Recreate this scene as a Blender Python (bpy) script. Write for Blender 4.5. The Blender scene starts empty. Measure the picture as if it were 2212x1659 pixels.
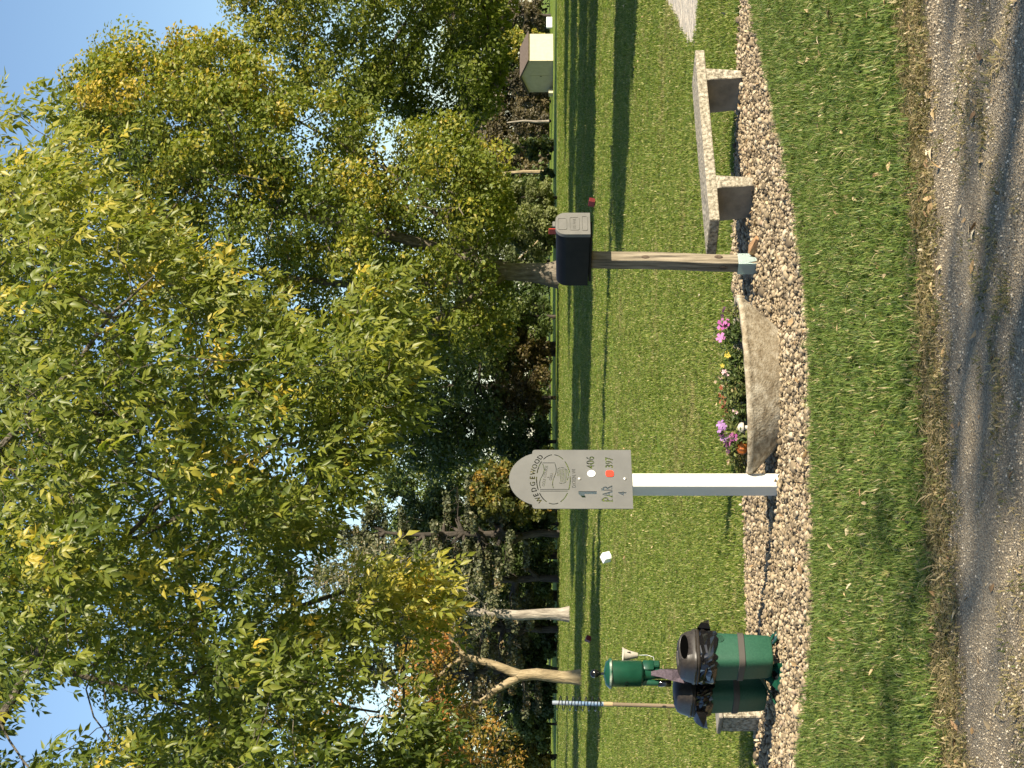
import bpy, bmesh, math, random
import numpy as np
from mathutils import Vector, Matrix, Euler

# ------------------------------------------------------------------ camera
R = math.radians
SC = bpy.context.scene
COL = SC.collection
FPX, HC, VH = 4000.0, 1.58, 1153.0            # focal length (photo px, 2212 px long side), eye height, horizon row
PITCH = math.atan((VH - 1106.0) / FPX)
cd = bpy.data.cameras.new('camera'); cam = bpy.data.objects.new('camera', cd); COL.objects.link(cam)
cd.sensor_fit = 'HORIZONTAL'; cd.sensor_width = 36.0; cd.lens = 36.0 * FPX / 2212.0
cd.clip_start = 0.1; cd.clip_end = 5000
sp, cp = math.sin(PITCH), math.cos(PITCH)
# the phone was held upright but the picture lies on its side: picture right = world down, picture up = world right
cam.matrix_world = Matrix(((0, 1, 0, 0), (sp, 0, -cp, 0), (-cp, 0, -sp, HC), (0, 0, 0, 1)))
SC.camera = cam

# ------------------------------------------------------------------ sky, sun, exposure
SUN_EL, SUN_B = 27.0, 42.0                     # elevation; angle of the sun from +x towards the camera side
sx, sy, sz = math.cos(R(SUN_B)) * math.cos(R(SUN_EL)), -math.sin(R(SUN_B)) * math.cos(R(SUN_EL)), math.sin(R(SUN_EL))
W = bpy.data.worlds.new('World'); SC.world = W; W.use_nodes = True
nt = W.node_tree
for n in list(nt.nodes): nt.nodes.remove(n)
wo = nt.nodes.new('ShaderNodeOutputWorld'); bg = nt.nodes.new('ShaderNodeBackground'); sk = nt.nodes.new('ShaderNodeTexSky')
sk.sky_type = 'NISHITA'; sk.sun_disc = False; sk.sun_elevation = R(SUN_EL); sk.sun_rotation = math.atan2(sx, sy)
sk.altitude = 200; sk.air_density = 1.0; sk.dust_density = 0.3; sk.ozone_density = 2.5
nt.links.new(sk.outputs[0], bg.inputs[0]); nt.links.new(bg.outputs[0], wo.inputs[0]); bg.inputs[1].default_value = 0.088
sd = bpy.data.lights.new('sun', 'SUN'); sd.energy = 5.0; sd.angle = R(0.53); sd.color = (1.0, 0.89, 0.70)
so = bpy.data.objects.new('sun', sd); COL.objects.link(so)
so.rotation_euler = Vector((sx, sy, sz)).to_track_quat('Z', 'Y').to_euler(); so.location = (20, -20, 30)
SC.view_settings.view_transform = 'Standard'; SC.view_settings.look = 'None'
SC.view_settings.exposure = 1.0; SC.view_settings.gamma = 1.0; SC.view_settings.use_curve_mapping = False
SC.render.engine = 'CYCLES'
SC.cycles.max_bounces = 6; SC.cycles.diffuse_bounces = 3; SC.cycles.transmission_bounces = 3; SC.cycles.transparent_max_bounces = 4
SC.cycles.caustics_reflective = False; SC.cycles.caustics_refractive = False
SC.cycles.use_denoising = True

rng = np.random.default_rng(7)
random.seed(7)

# ------------------------------------------------------------------ helpers: places
def ray(U, V):
    a = (U - 829.5) / FPX; b = (1106.0 - V) / FPX
    return np.array([a, cp - b * sp, sp + b * cp])
def at(U, V, D):
    r = ray(U, V); return np.array([0, 0, HC]) + r * (D / r[1])
def gp(U, V, z=0.0):
    r = ray(U, V); t = (z - HC) / r[2]; return np.array([0, 0, HC]) + r * t
def v3(p): return Vector((float(p[0]), float(p[1]), float(p[2])))

# ------------------------------------------------------------------ helpers: objects
def tag(o, label=None, cat=None, group=None, kind=None):
    if label: o['label'] = label
    if cat: o['category'] = cat
    if group: o['group'] = group
    if kind: o['kind'] = kind
    return o
def empty(name, loc, rz=0.0, label=None, cat=None, group=None):
    o = bpy.data.objects.new(name, None); COL.objects.link(o)
    o.location = v3(loc); o.rotation_euler = (0, 0, rz); o.empty_display_size = 0.1
    return tag(o, label, cat, group)
def link(name, me, mat=None, parent=None, loc=None, rot=None):
    o = bpy.data.objects.new(name, me); COL.objects.link(o)
    if mat is not None and len(me.materials) == 0: me.materials.append(mat)
    if parent is not None: o.parent = parent
    if loc is not None: o.location = v3(loc)
    if rot is not None: o.rotation_euler = rot
    return o
def mesh_np(name, V, F, tint=None, smooth=False):
    me = bpy.data.meshes.new(name); V = np.asarray(V, np.float32); F = np.asarray(F, np.int32); k = F.shape[1]
    me.vertices.add(len(V)); me.vertices.foreach_set('co', V.ravel())
    me.loops.add(F.size); me.loops.foreach_set('vertex_index', F.ravel())
    me.polygons.add(len(F)); me.polygons.foreach_set('loop_start', np.arange(0, F.size, k, dtype=np.int32))
    me.polygons.foreach_set('loop_total', np.full(len(F), k, np.int32))
    if smooth: me.polygons.foreach_set('use_smooth', np.ones(len(F), bool))
    me.update(calc_edges=True)
    if tint is not None:
        a = me.attributes.new('tint', 'FLOAT', 'FACE'); a.data.foreach_set('value', np.asarray(tint, np.float32))
    return me
def bm_mesh(bm, name='m', smooth=False, angle=None):
    me = bpy.data.meshes.new(name); bmesh.ops.recalc_face_normals(bm, faces=bm.faces); bm.to_mesh(me); bm.free()
    if smooth:
        for p in me.polygons: p.use_smooth = True
        if angle: me.set_sharp_from_angle(angle=R(angle))
    return me
def box_bm(bm, c, s, m=None, bevel=0.0, seg=1):
    M = Matrix.Translation(c) @ Matrix.Diagonal((s[0], s[1], s[2], 1))
    if m is not None: M = m @ M
    r = bmesh.ops.create_cube(bm, size=1.0, matrix=M)
    if bevel > 0:
        es = list({e for v in r['verts'] for e in v.link_edges})
        bmesh.ops.bevel(bm, geom=es, offset=bevel, segments=seg, profile=0.5, affect='EDGES')
    return r
def box(name, c, s, mat, parent=None, bevel=0.0, seg=1, m=None):
    bm = bmesh.new(); box_bm(bm, c, s, m, bevel, seg); return link(name, bm_mesh(bm, name), mat, parent)
def loft(rings, cap=True, smooth=True, angle=40):
    bm = bmesh.new(); vs = [[bm.verts.new(tuple(map(float, p))) for p in r] for r in rings]; n = len(rings[0])
    for a, b in zip(vs[:-1], vs[1:]):
        for i in range(n): bm.faces.new((a[i], a[(i + 1) % n], b[(i + 1) % n], b[i]))
    if cap: bm.faces.new(vs[0][::-1]); bm.faces.new(vs[-1])
    return bm_mesh(bm, 'loft', smooth, angle)
def circ(r, z, n=24, cx=0, cy=0, p=2.0, ry=None):
    t = np.linspace(0, 2 * np.pi, n, endpoint=False); ry = r if ry is None else ry
    c, s = np.cos(t), np.sin(t)
    return np.stack([cx + r * np.sign(c) * np.abs(c) ** (2 / p), cy + ry * np.sign(s) * np.abs(s) ** (2 / p), np.full(n, z)], 1)
def lathe(prof, n=24, cx=0, cy=0, p=2.0, cap=True, angle=40):
    return loft([circ(max(r, 1e-4), z, n, cx, cy, p) for r, z in prof], cap, True, angle)
def tube(path, rad, n=8, cap=True, smooth=True):
    P = np.asarray(path, float); k = len(P); rad = np.broadcast_to(np.asarray(rad, float), (k,))
    T = np.gradient(P, axis=0); T /= np.linalg.norm(T, axis=1)[:, None] + 1e-12
    up = np.array([0, 0, 1.0]) if abs(T[0][2]) < 0.9 else np.array([1.0, 0, 0])
    rings = []; u = np.cross(T[0], up); u /= np.linalg.norm(u)
    for i in range(k):
        u = u - T[i] * np.dot(u, T[i]); u /= np.linalg.norm(u); w = np.cross(T[i], u)
        a = np.linspace(0, 2 * np.pi, n, endpoint=False)
        rings.append(P[i] + rad[i] * (np.cos(a)[:, None] * u + np.sin(a)[:, None] * w))
    return loft(rings, cap, smooth, 50)
def join(meshes):
    bm = bmesh.new()
    for m in meshes: bm.from_mesh(m)
    sm = any(p.use_smooth for m in meshes for p in m.polygons[:1])
    me = bpy.data.meshes.new('joined'); bm.to_mesh(me); bm.free()
    if sm: me.set_sharp_from_angle(angle=R(40))
    return me
def move(me, M): me.transform(M); return me
def bool_diff(me, cutters):
    o = bpy.data.objects.new('tmp', me); COL.objects.link(o); cs = []
    for c in cutters:
        co = bpy.data.objects.new('cut', c); COL.objects.link(co); cs.append(co)
        md = o.modifiers.new('b', 'BOOLEAN'); md.operation = 'DIFFERENCE'; md.solver = 'EXACT'; md.object = co
    dg = bpy.context.evaluated_depsgraph_get(); dg.update()
    out = bpy.data.meshes.new_from_object(o.evaluated_get(dg))
    for x in [o] + cs: bpy.data.objects.remove(x)
    return out

# ------------------------------------------------------------------ helpers: materials
def mat_new(name):
    m = bpy.data.materials.new(name); m.use_nodes = True; t = m.node_tree; return m, t, t.nodes['Principled BSDF']
def nn(t, typ, **kw):
    n = t.nodes.new(typ)
    for k, v in kw.items(): setattr(n, k, v)
    return n
def ramp(t, stops, interp='LINEAR'):
    r = nn(t, 'ShaderNodeValToRGB'); r.color_ramp.interpolation = interp; e = r.color_ramp.elements
    while len(e) < len(stops): e.new(0.5)
    for i, (p, c) in enumerate(stops): e[i].position = p; e[i].color = (*c, 1)
    return r
def plain(name, col, rough=0.6, metal=0.0, spec=0.5):
    m, t, b = mat_new(name); b.inputs['Base Color'].default_value = (*col, 1)
    b.inputs['Roughness'].default_value = rough; b.inputs['Metallic'].default_value = metal; b.inputs['Specular IOR Level'].default_value = spec
    return m
def noisy(name, stops, scale=8.0, rough=0.7, bump=0.2, detail=6.0, stretch=(1, 1, 1), metal=0.0, spec=0.4, bscale=None, extra=None, bdist=0.01):
    """procedural colour from a noise ramp, with fine relief; extra = (stops, scale, amount) a second, blotchier layer"""
    m, t, b = mat_new(name); L = t.links
    tc = nn(t, 'ShaderNodeTexCoord'); mp = nn(t, 'ShaderNodeMapping'); mp.inputs['Scale'].default_value = stretch
    L.new(tc.outputs['Object'], mp.inputs[0])
    nz = nn(t, 'ShaderNodeTexNoise'); nz.inputs['Scale'].default_value = scale; nz.inputs['Detail'].default_value = detail; nz.inputs['Roughness'].default_value = 0.62
    L.new(mp.outputs[0], nz.inputs['Vector']); rp = ramp(t, stops); L.new(nz.outputs[0], rp.inputs[0]); out = rp.outputs[0]
    if extra:
        n2 = nn(t, 'ShaderNodeTexNoise'); n2.inputs['Scale'].default_value = extra[1]; n2.inputs['Detail'].default_value = 5
        L.new(mp.outputs[0], n2.inputs['Vector']); r2 = ramp(t, [(0.42, (0, 0, 0)), (0.62, (1, 1, 1))]); L.new(n2.outputs[0], r2.inputs[0])
        mm = nn(t, 'ShaderNodeMath', operation='MULTIPLY'); mm.inputs[1].default_value = extra[2]; L.new(r2.outputs[0], mm.inputs[0])
        mx = nn(t, 'ShaderNodeMix', data_type='RGBA'); L.new(mm.outputs[0], mx.inputs[0]); L.new(out, mx.inputs[6]); mx.inputs[7].default_value = (*extra[0], 1); out = mx.outputs[2]
    L.new(out, b.inputs['Base Color'])
    b.inputs['Roughness'].default_value = rough; b.inputs['Metallic'].default_value = metal; b.inputs['Specular IOR Level'].default_value = spec
    if bump > 0:
        n3 = nn(t, 'ShaderNodeTexNoise'); n3.inputs['Scale'].default_value = bscale or scale * 3; n3.inputs['Detail'].default_value = 5
        L.new(mp.outputs[0], n3.inputs['Vector']); bp = nn(t, 'ShaderNodeBump'); bp.inputs['Strength'].default_value = bump; bp.inputs['Distance'].default_value = bdist
        L.new(n3.outputs[0], bp.inputs['Height']); L.new(bp.outputs[0], b.inputs['Normal'])
    return m
def leaf_mat(name, stops, trans=0.35, rough=0.45, rnd=0.3, spec=0.35):
    m, t, b = mat_new(name); L = t.links
    at_ = nn(t, 'ShaderNodeAttribute', attribute_name='tint'); oi = nn(t, 'ShaderNodeObjectInfo')
    ma = nn(t, 'ShaderNodeMath', operation='MULTIPLY_ADD'); L.new(oi.outputs['Random'], ma.inputs[0]); ma.inputs[1].default_value = rnd; L.new(at_.outputs['Fac'], ma.inputs[2])
    sb = nn(t, 'ShaderNodeMath', operation='SUBTRACT'); L.new(ma.outputs[0], sb.inputs[0]); sb.inputs[1].default_value = rnd * 0.5
    rp = ramp(t, stops); L.new(sb.outputs[0], rp.inputs[0]); L.new(rp.outputs[0], b.inputs['Base Color'])
    b.inputs['Roughness'].default_value = rough; b.inputs['Specular IOR Level'].default_value = spec
    tr = nn(t, 'ShaderNodeBsdfTranslucent'); br = nn(t, 'ShaderNodeMix', data_type='RGBA', blend_type='MULTIPLY'); br.inputs[0].default_value = 1
    L.new(rp.outputs[0], br.inputs[6]); br.inputs[7].default_value = (1.25, 1.35, 0.6, 1); L.new(br.outputs[2], tr.inputs[0])
    mx = nn(t, 'ShaderNodeMixShader'); mx.inputs[0].default_value = trans; L.new(b.outputs[0], mx.inputs[1]); L.new(tr.outputs[0], mx.inputs[2])
    L.new(mx.outputs[0], t.nodes['Material Output'].inputs['Surface'])
    return m
def rand_mat(name, stops, rough=0.75, bump=0.3, bscale=60, spec=0.3, nz=0.25):
    """colour by object / instance random plus a little surface noise"""
    m, t, b = mat_new(name); L = t.links; oi = nn(t, 'ShaderNodeObjectInfo'); tc = nn(t, 'ShaderNodeTexCoord')
    n1 = nn(t, 'ShaderNodeTexNoise'); n1.inputs['Scale'].default_value = bscale; n1.inputs['Detail'].default_value = 4; L.new(tc.outputs['Object'], n1.inputs['Vector'])
    a = nn(t, 'ShaderNodeMath', operation='MULTIPLY_ADD'); L.new(n1.outputs[0], a.inputs[0]); a.inputs[1].default_value = nz; L.new(oi.outputs['Random'], a.inputs[2])
    s = nn(t, 'ShaderNodeMath', operation='SUBTRACT'); L.new(a.outputs[0], s.inputs[0]); s.inputs[1].default_value = nz / 2
    rp = ramp(t, stops); L.new(s.outputs[0], rp.inputs[0]); L.new(rp.outputs[0], b.inputs['Base Color'])
    b.inputs['Roughness'].default_value = rough; b.inputs['Specular IOR Level'].default_value = spec
    bp = nn(t, 'ShaderNodeBump'); bp.inputs['Strength'].default_value = bump; bp.inputs['Distance'].default_value = 0.004
    L.new(n1.outputs[0], bp.inputs['Height']); L.new(bp.outputs[0], b.inputs['Normal'])
    return m

# ------------------------------------------------------------------ helpers: scattering of uncountable stuff
def scatter(name, pts, rot, scl, sources, label, kind='stuff', vid=None):
    pts = np.asarray(pts, np.float32); n = len(pts)
    me = bpy.data.meshes.new(name); me.vertices.add(n); me.vertices.foreach_set('co', pts.ravel())
    a = me.attributes.new('rot', 'FLOAT_VECTOR', 'POINT'); a.data.foreach_set('vector', np.asarray(rot, np.float32).ravel())
    a = me.attributes.new('scl', 'FLOAT_VECTOR', 'POINT'); a.data.foreach_set('vector', np.asarray(scl, np.float32).ravel())
    a = me.attributes.new('vid', 'INT', 'POINT'); a.data.foreach_set('value', (rng.integers(0, len(sources), n) if vid is None else vid).astype(np.int32))
    cl = bpy.data.collections.new(name + '_pieces')
    for s_ in sources: cl.objects.link(s_)
    o = bpy.data.objects.new(name, me); COL.objects.link(o)
    g = bpy.data.node_groups.new(name + '_nodes', 'GeometryNodeTree')
    g.interface.new_socket('Geometry', in_out='INPUT', socket_type='NodeSocketGeometry'); g.interface.new_socket('Geometry', in_out='OUTPUT', socket_type='NodeSocketGeometry')
    N = g.nodes; gi = N.new('NodeGroupInput'); go = N.new('NodeGroupOutput'); ip = N.new('GeometryNodeInstanceOnPoints'); ci = N.new('GeometryNodeCollectionInfo')
    ci.inputs['Collection'].default_value = cl; ci.inputs['Separate Children'].default_value = True; ci.inputs['Reset Children'].default_value = True
    def na(nm, ty):
        x = N.new('GeometryNodeInputNamedAttribute'); x.data_type = ty; x.inputs['Name'].default_value = nm; return x.outputs[0]
    e2r = N.new('FunctionNodeEulerToRotation'); K = g.links
    K.new(na('rot', 'FLOAT_VECTOR'), e2r.inputs[0]); K.new(e2r.outputs[0], ip.inputs['Rotation']); K.new(na('scl', 'FLOAT_VECTOR'), ip.inputs['Scale'])
    K.new(na('vid', 'INT'), ip.inputs['Instance Index']); ip.inputs['Pick Instance'].default_value = True
    K.new(gi.outputs[0], ip.inputs['Points']); K.new(ci.outputs[0], ip.inputs['Instance']); K.new(ip.outputs[0], go.inputs[0])
    md = o.modifiers.new('scatter', 'NODES'); md.node_group = g
    return tag(o, label, None, None, kind)
def src(name, me, mat):
    me.materials.append(mat); return bpy.data.objects.new(name, me)
def in_poly(P, poly):
    P = np.asarray(P); x, y = P[:, 0], P[:, 1]; ins = np.zeros(len(P), bool); q = np.asarray(poly); j = len(q) - 1
    for i in range(len(q)):
        c = ((q[i, 1] > y) != (q[j, 1] > y)) & (x < (q[j, 0] - q[i, 0]) * (y - q[i, 1]) / (q[j, 1] - q[i, 1] + 1e-12) + q[i, 0]); ins ^= c; j = i
    return ins
def edge_dist(P, poly):
    P = np.asarray(P); q = np.asarray(poly, float); d = np.full(len(P), 1e9)
    for i in range(len(q)):
        a, b = q[i - 1], q[i]; ab = b - a; t = np.clip(((P - a) @ ab) / (ab @ ab + 1e-12), 0, 1)
        d = np.minimum(d, np.linalg.norm(P - (a + t[:, None] * ab), axis=1))
    return d
def poly_sample(n, poly, g):
    q = np.asarray(poly); lo, hi = q.min(0), q.max(0); out = np.zeros((0, 2))
    while len(out) < n:
        p = lo + (hi - lo) * g.random((n * 2, 2)); out = np.vstack([out, p[in_poly(p, q)]])
    return out[:n]
# ================================================================== THE SETTING
# ---- ground materials (position-dependent only where the turf itself changes)
def ground_mat():
    m, t, b = mat_new('turf'); L = t.links; tc = nn(t, 'ShaderNodeTexCoord'); P = tc.outputs['Object']
    def noise(scale, detail=5, stretch=(1, 1, 1)):
        mp = nn(t, 'ShaderNodeMapping'); mp.inputs['Scale'].default_value = stretch; L.new(P, mp.inputs[0])
        n = nn(t, 'ShaderNodeTexNoise'); n.inputs['Scale'].default_value = scale; n.inputs['Detail'].default_value = detail; n.inputs['Roughness'].default_value = 0.65
        L.new(mp.outputs[0], n.inputs['Vector']); return n.outputs[0]
    def mix(f, a, c):
        x = nn(t, 'ShaderNodeMix', data_type='RGBA'); L.new(f, x.inputs[0])
        (L.new(a, x.inputs[6]) if not isinstance(a, tuple) else setattr(x.inputs[6], 'default_value', (*a, 1)))
        (L.new(c, x.inputs[7]) if not isinstance(c, tuple) else setattr(x.inputs[7], 'default_value', (*c, 1))); return x.outputs[2]
    r1 = ramp(t, [(0.30, (0.12, 0.18, 0.022)), (0.50, (0.19, 0.26, 0.036)), (0.72, (0.27, 0.32, 0.060))]); L.new(noise(9.0, 8), r1.inputs[0])
    # drier, strawy patches in broad streaks along the mowing direction
    r2 = ramp(t, [(0.48, (0, 0, 0)), (0.72, (0.75, 0.75, 0.75))]); L.new(noise(0.16, 4, (0.35, 1.5, 1)), r2.inputs[0])
    c = mix(r2.outputs[0], r1.outputs[0], (0.30, 0.31, 0.075))
    r3 = ramp(t, [(0.45, (0, 0, 0)), (0.6, (0.6, 0.6, 0.6))]); L.new(noise(0.05, 3, (0.25, 1.6, 1)), r3.inputs[0])
    c = mix(r3.outputs[0], c, (0.16, 0.25, 0.033))
    L.new(c, b.inputs['Base Color']); b.inputs['Roughness'].default_value = 0.8; b.inputs['Specular IOR Level'].default_value = 0.15
    bp = nn(t, 'ShaderNodeBump'); bp.inputs['Strength'].default_value = 0.9; bp.inputs['Distance'].default_value = 0.12
    L.new(noise(22.0, 8, (1, 0.35, 1)), bp.inputs['Height']); L.new(bp.outputs[0], b.inputs['Normal'])
    return m
M_turf = ground_mat()
gx = np.linspace(-900, 900, 61); gy = np.linspace(-60, 1800, 63); XX, YY = np.meshgrid(gx, gy)
GV = np.stack([XX.ravel(), YY.ravel(), np.zeros(XX.size)], 1)
ix = np.arange(60)[None, :] + 61 * np.arange(62)[:, None]; GF = np.stack([ix, ix + 1, ix + 62, ix + 61], -1).reshape(-1, 4)
ground = link('ground', mesh_np('ground', GV, GF), M_turf); tag(ground, 'mown green golf course turf', None, None, 'structure')

def flat_poly(name, poly, z, mat, n=0):
    bm = bmesh.new(); f = bm.faces.new([bm.verts.new((float(p[0]), float(p[1]), z)) for p in poly])
    return link(name, bm_mesh(bm, name), mat)
def wav(poly, amp, seed, step=0.12):
    """resample a closed outline with small irregular wobble"""
    g = np.random.default_rng(seed); q = np.asarray(poly, float); out = []
    for i in range(len(q)):
        a, b_ = q[i], q[(i + 1) % len(q)]; k = max(1, int(np.linalg.norm(b_ - a) / step))
        for j in range(k): out.append(a + (b_ - a) * j / k + g.normal(0, amp, 2))
    return np.array(out)

# ---- gravel road: local y = distance from the grass edge towards the camera
e_r, e_l = gp(1659, 1945)[:2], gp(0, 2035)[:2]
road_yaw = math.atan2(e_r[1] - e_l[1], e_r[0] - e_l[0]); road_o = (e_r + e_l) / 2
def road_mat():
    m, t, b = mat_new('gravel_and_dirt'); L = t.links; tc = nn(t, 'ShaderNodeTexCoord'); P = tc.outputs['Object']
    sep = nn(t, 'ShaderNodeSeparateXYZ'); L.new(P, sep.inputs[0])
    def noise(scale, detail=6, stretch=(1, 1, 1), rough=0.65):
        mp = nn(t, 'ShaderNodeMapping'); mp.inputs['Scale'].default_value = stretch; L.new(P, mp.inputs[0])
        n = nn(t, 'ShaderNodeTexNoise'); n.inputs['Scale'].default_value = scale; n.inputs['Detail'].default_value = detail; n.inputs['Roughness'].default_value = rough
        L.new(mp.outputs[0], n.inputs['Vector']); return n.outputs[0]
    # distance with wobble
    wob = nn(t, 'ShaderNodeMath', operation='MULTIPLY_ADD'); L.new(noise(3.0, 6, (0.6, 1.6, 1)), wob.inputs[0]); wob.inputs[1].default_value = 0.55; L.new(sep.outputs['Y'], wob.inputs[2])
    mr = nn(t, 'ShaderNodeMapRange'); mr.inputs[1].default_value = 0.0; mr.inputs[2].default_value = 2.6; L.new(wob.outputs[0], mr.inputs[0])
    dirt = ramp(t, [(0.30, (0.075, 0.06, 0.042)), (0.5, (0.155, 0.122, 0.08)), (0.72, (0.28, 0.225, 0.145))]); L.new(noise(30, 8, (0.35, 2.2, 1)), dirt.inputs[0])
    vo = nn(t, 'ShaderNodeTexVoronoi'); vo.inputs['Scale'].default_value = 140; L.new(P, vo.inputs['Vector'])
    gr = ramp(t, [(0.0, (0.21, 0.170, 0.112)), (0.5, (0.40, 0.33, 0.23)), (1.0, (0.60, 0.52, 0.38))]); L.new(vo.outputs['Color'], gr.inputs[0])
    gz = ramp(t, [(0.32, (0.78, 0.74, 0.68)), (0.7, (1.0, 1.0, 1.0))]); L.new(noise(5, 6, (0.5, 1.5, 1)), gz.inputs[0])
    gm = nn(t, 'ShaderNodeMix', data_type='RGBA', blend_type='MULTIPLY'); gm.inputs[0].default_value = 1; L.new(gr.outputs[0], gm.inputs[6]); L.new(gz.outputs[0], gm.inputs[7])
    # dirt near the edge, gravel wheel track, a strawy strip, gravel again
    k = ramp(t, [(0.0, (0, 0, 0)), (0.22, (0.05,) * 3), (0.33, (0.9,) * 3), (0.46, (1,) * 3), (0.52, (0.78,) * 3), (0.60, (0.8,) * 3), (0.68, (1,) * 3)]); L.new(mr.outputs[0], k.inputs[0])
    mx = nn(t, 'ShaderNodeMix', data_type='RGBA'); L.new(k.outputs[0], mx.inputs[0]); L.new(dirt.outputs[0], mx.inputs[6]); L.new(gm.outputs[2], mx.inputs[7])
    L.new(mx.outputs[2], b.inputs['Base Color']); b.inputs['Roughness'].default_value = 0.9; b.inputs['Specular IOR Level'].default_value = 0.2
    bp = nn(t, 'ShaderNodeBump'); bp.inputs['Strength'].default_value = 1.0; bp.inputs['Distance'].default_value = 0.012
    ad = nn(t, 'ShaderNodeMath', operation='ADD'); L.new(vo.outputs['Distance'], ad.inputs[0]); L.new(noise(40, 8), ad.inputs[1]); L.new(ad.outputs[0], bp.inputs['Height']); L.new(bp.outputs[0], b.inputs['Normal'])
    return m
nx, ny = 90, 44; RX = np.linspace(-30, 30, nx); RY = np.linspace(0, 5.2, ny); XX, YY = np.meshgrid(RX, RY)
ZZ = 0.006 + 0.012 * np.sin(XX * 1.3 + YY) * np.sin(YY * 2.1) * np.clip(YY, 0, 1) * 0.5 + 0.004
RV = np.stack([XX.ravel(), YY.ravel(), ZZ.ravel()], 1); RV[:nx, 1] += rng.normal(0, 0.03, nx)
ix = np.arange(nx - 1)[None, :] + nx * np.arange(ny - 1)[:, None]; RF = np.stack([ix, ix + 1, ix + nx + 1, ix + nx], -1).reshape(-1, 4)
road = link('gravel_road', mesh_np('gravel_road', RV, RF, smooth=True), road_mat())
road.location = (road_o[0], road_o[1], 0); road.rotation_euler = (0, 0, road_yaw + math.pi)   # local +y runs towards the camera
tag(road, 'gravel road with a dirt and straw verge in the foreground', None, None, 'structure')
def road_pt(lx, ly):
    c, s = math.cos(road_yaw), math.sin(road_yaw); return np.stack([road_o[0] + lx * c + ly * s, road_o[1] + lx * s - ly * c], -1)

# ---- river-stone bed
bed_uv = [(1950, 1600), (1800, 1600), (1650, 1605), (1560, 1598), (1400, 1596), (1250, 1590), (1080, 1589), (1000, 1592), (800, 1596), (660, 1602), (560, 1613), (400, 1616), (250, 1622), (60, 1636), (-150, 1648), (-500, 1668),
          (-500, 1700), (-150, 1718), (0, 1732), (130, 1752), (280, 1766), (560, 1768), (800, 1764), (960, 1760), (1120, 1742), (1260, 1722), (1400, 1690), (1540, 1658), (1640, 1632), (1800, 1618), (1950, 1612)]
BED = np.array([gp(u, v)[:2] for u, v in bed_uv]); BEDW = wav(BED, 0.012, 3)
M_bedsoil = noisy('bed_soil', [(0.3, (0.05, 0.04, 0.03)), (0.7, (0.16, 0.13, 0.10))], 20, 0.9, 0.6)
bed = flat_poly('stone_bed', BEDW, 0.005, M_bedsoil); tag(bed, 'bed of tan river stones under the sign, planter and bench', None, None, 'structure')
M_peb = rand_mat('river_stone', [(0.0, (0.075, 0.058, 0.038)), (0.2, (0.18, 0.138, 0.085)), (0.5, (0.305, 0.235, 0.145)), (0.8, (0.42, 0.33, 0.21)), (0.95, (0.50, 0.42, 0.30)), (1.0, (0.29, 0.19, 0.12))], 0.75, 0.35, 45)
def stone_mesh(seed, sub=2):
    g = np.random.default_rng(seed); bm = bmesh.new(); bmesh.ops.create_icosphere(bm, subdivisions=sub, radius=1.0)
    sc = np.array([1.0, g.uniform(0.72, 0.95), g.uniform(0.5, 0.75)]); pl = g.normal(size=(7, 3)); pl /= np.linalg.norm(pl, axis=1)[:, None]; off = g.uniform(0.72, 0.95, 7)
    for v in bm.verts:
        p = np.array(v.co)
        for n_, d_ in zip(pl, off):
            e = p @ n_ - d_
            if e > 0: p = p - n_ * e * 0.85
        v.co = p * sc
    return bm_mesh(bm, 'stone', True, 60)
stone_src = []
for i in range(9):
    me = stone_mesh(100 + i, 1 if i > 20 else 2); stone_src.append(src('stone_piece', me, M_peb))
lo, hi = BED.min(0), BED.max(0)
def grid_pts(lo, hi, s, jit):
    a, b_ = np.meshgrid(np.arange(lo[0], hi[0], s), np.arange(lo[1], hi[1], s * 0.9)); p = np.stack([a.ravel(), b_.ravel()], 1); p[:, 0] += (np.arange(len(p)) % 2) * 0
    return p + rng.normal(0, jit, p.shape)
pp = grid_pts(lo, hi, 0.0255, 0.009); pp = pp[in_poly(pp, BEDW)]; pz = np.full(len(pp), 0.012) + rng.normal(0, 0.004, len(pp))
q2 = poly_sample(8000, BED, rng); pz2 = rng.uniform(0.020, 0.034, len(q2))
stray = poly_sample(130, [BED.mean(0) + (b_ - BED.mean(0)) * 1.04 for b_ in BED], rng)
PP = np.vstack([pp, q2, stray]); PZ = np.concatenate([pz, pz2, np.full(len(stray), 0.012)])
PS = np.clip(rng.lognormal(math.log(0.0122), 0.36, len(PP)), 0.007, 0.032)
PS[rng.random(len(PP)) < 0.012] *= 1.75
ROT = np.stack([rng.normal(0, 0.35, len(PP)), rng.normal(0, 0.35, len(PP)), rng.uniform(0, 6.28, len(PP))], 1)
inview = (np.abs(PP[:, 0]) < 0.20 * PP[:, 1])
score = np.where(inview, PS / PP[:, 1] * np.where(PZ > 0.02, 1.25, 0.8), 0); big = np.argsort(-score)[:300]; mask = np.ones(len(PP), bool); mask[big] = False
scatter('river_stones', np.column_stack([PP, PZ])[mask], ROT[mask], np.repeat(PS[mask][:, None], 3, 1), stone_src, 'loose tan river stones filling the bed')
for k, i in enumerate(big):
    o = link('stone', stone_src[k % 9].data, None, bed, (PP[i, 0], PP[i, 1], PZ[i]), tuple(ROT[i])); o.scale = (PS[i],) * 3

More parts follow.
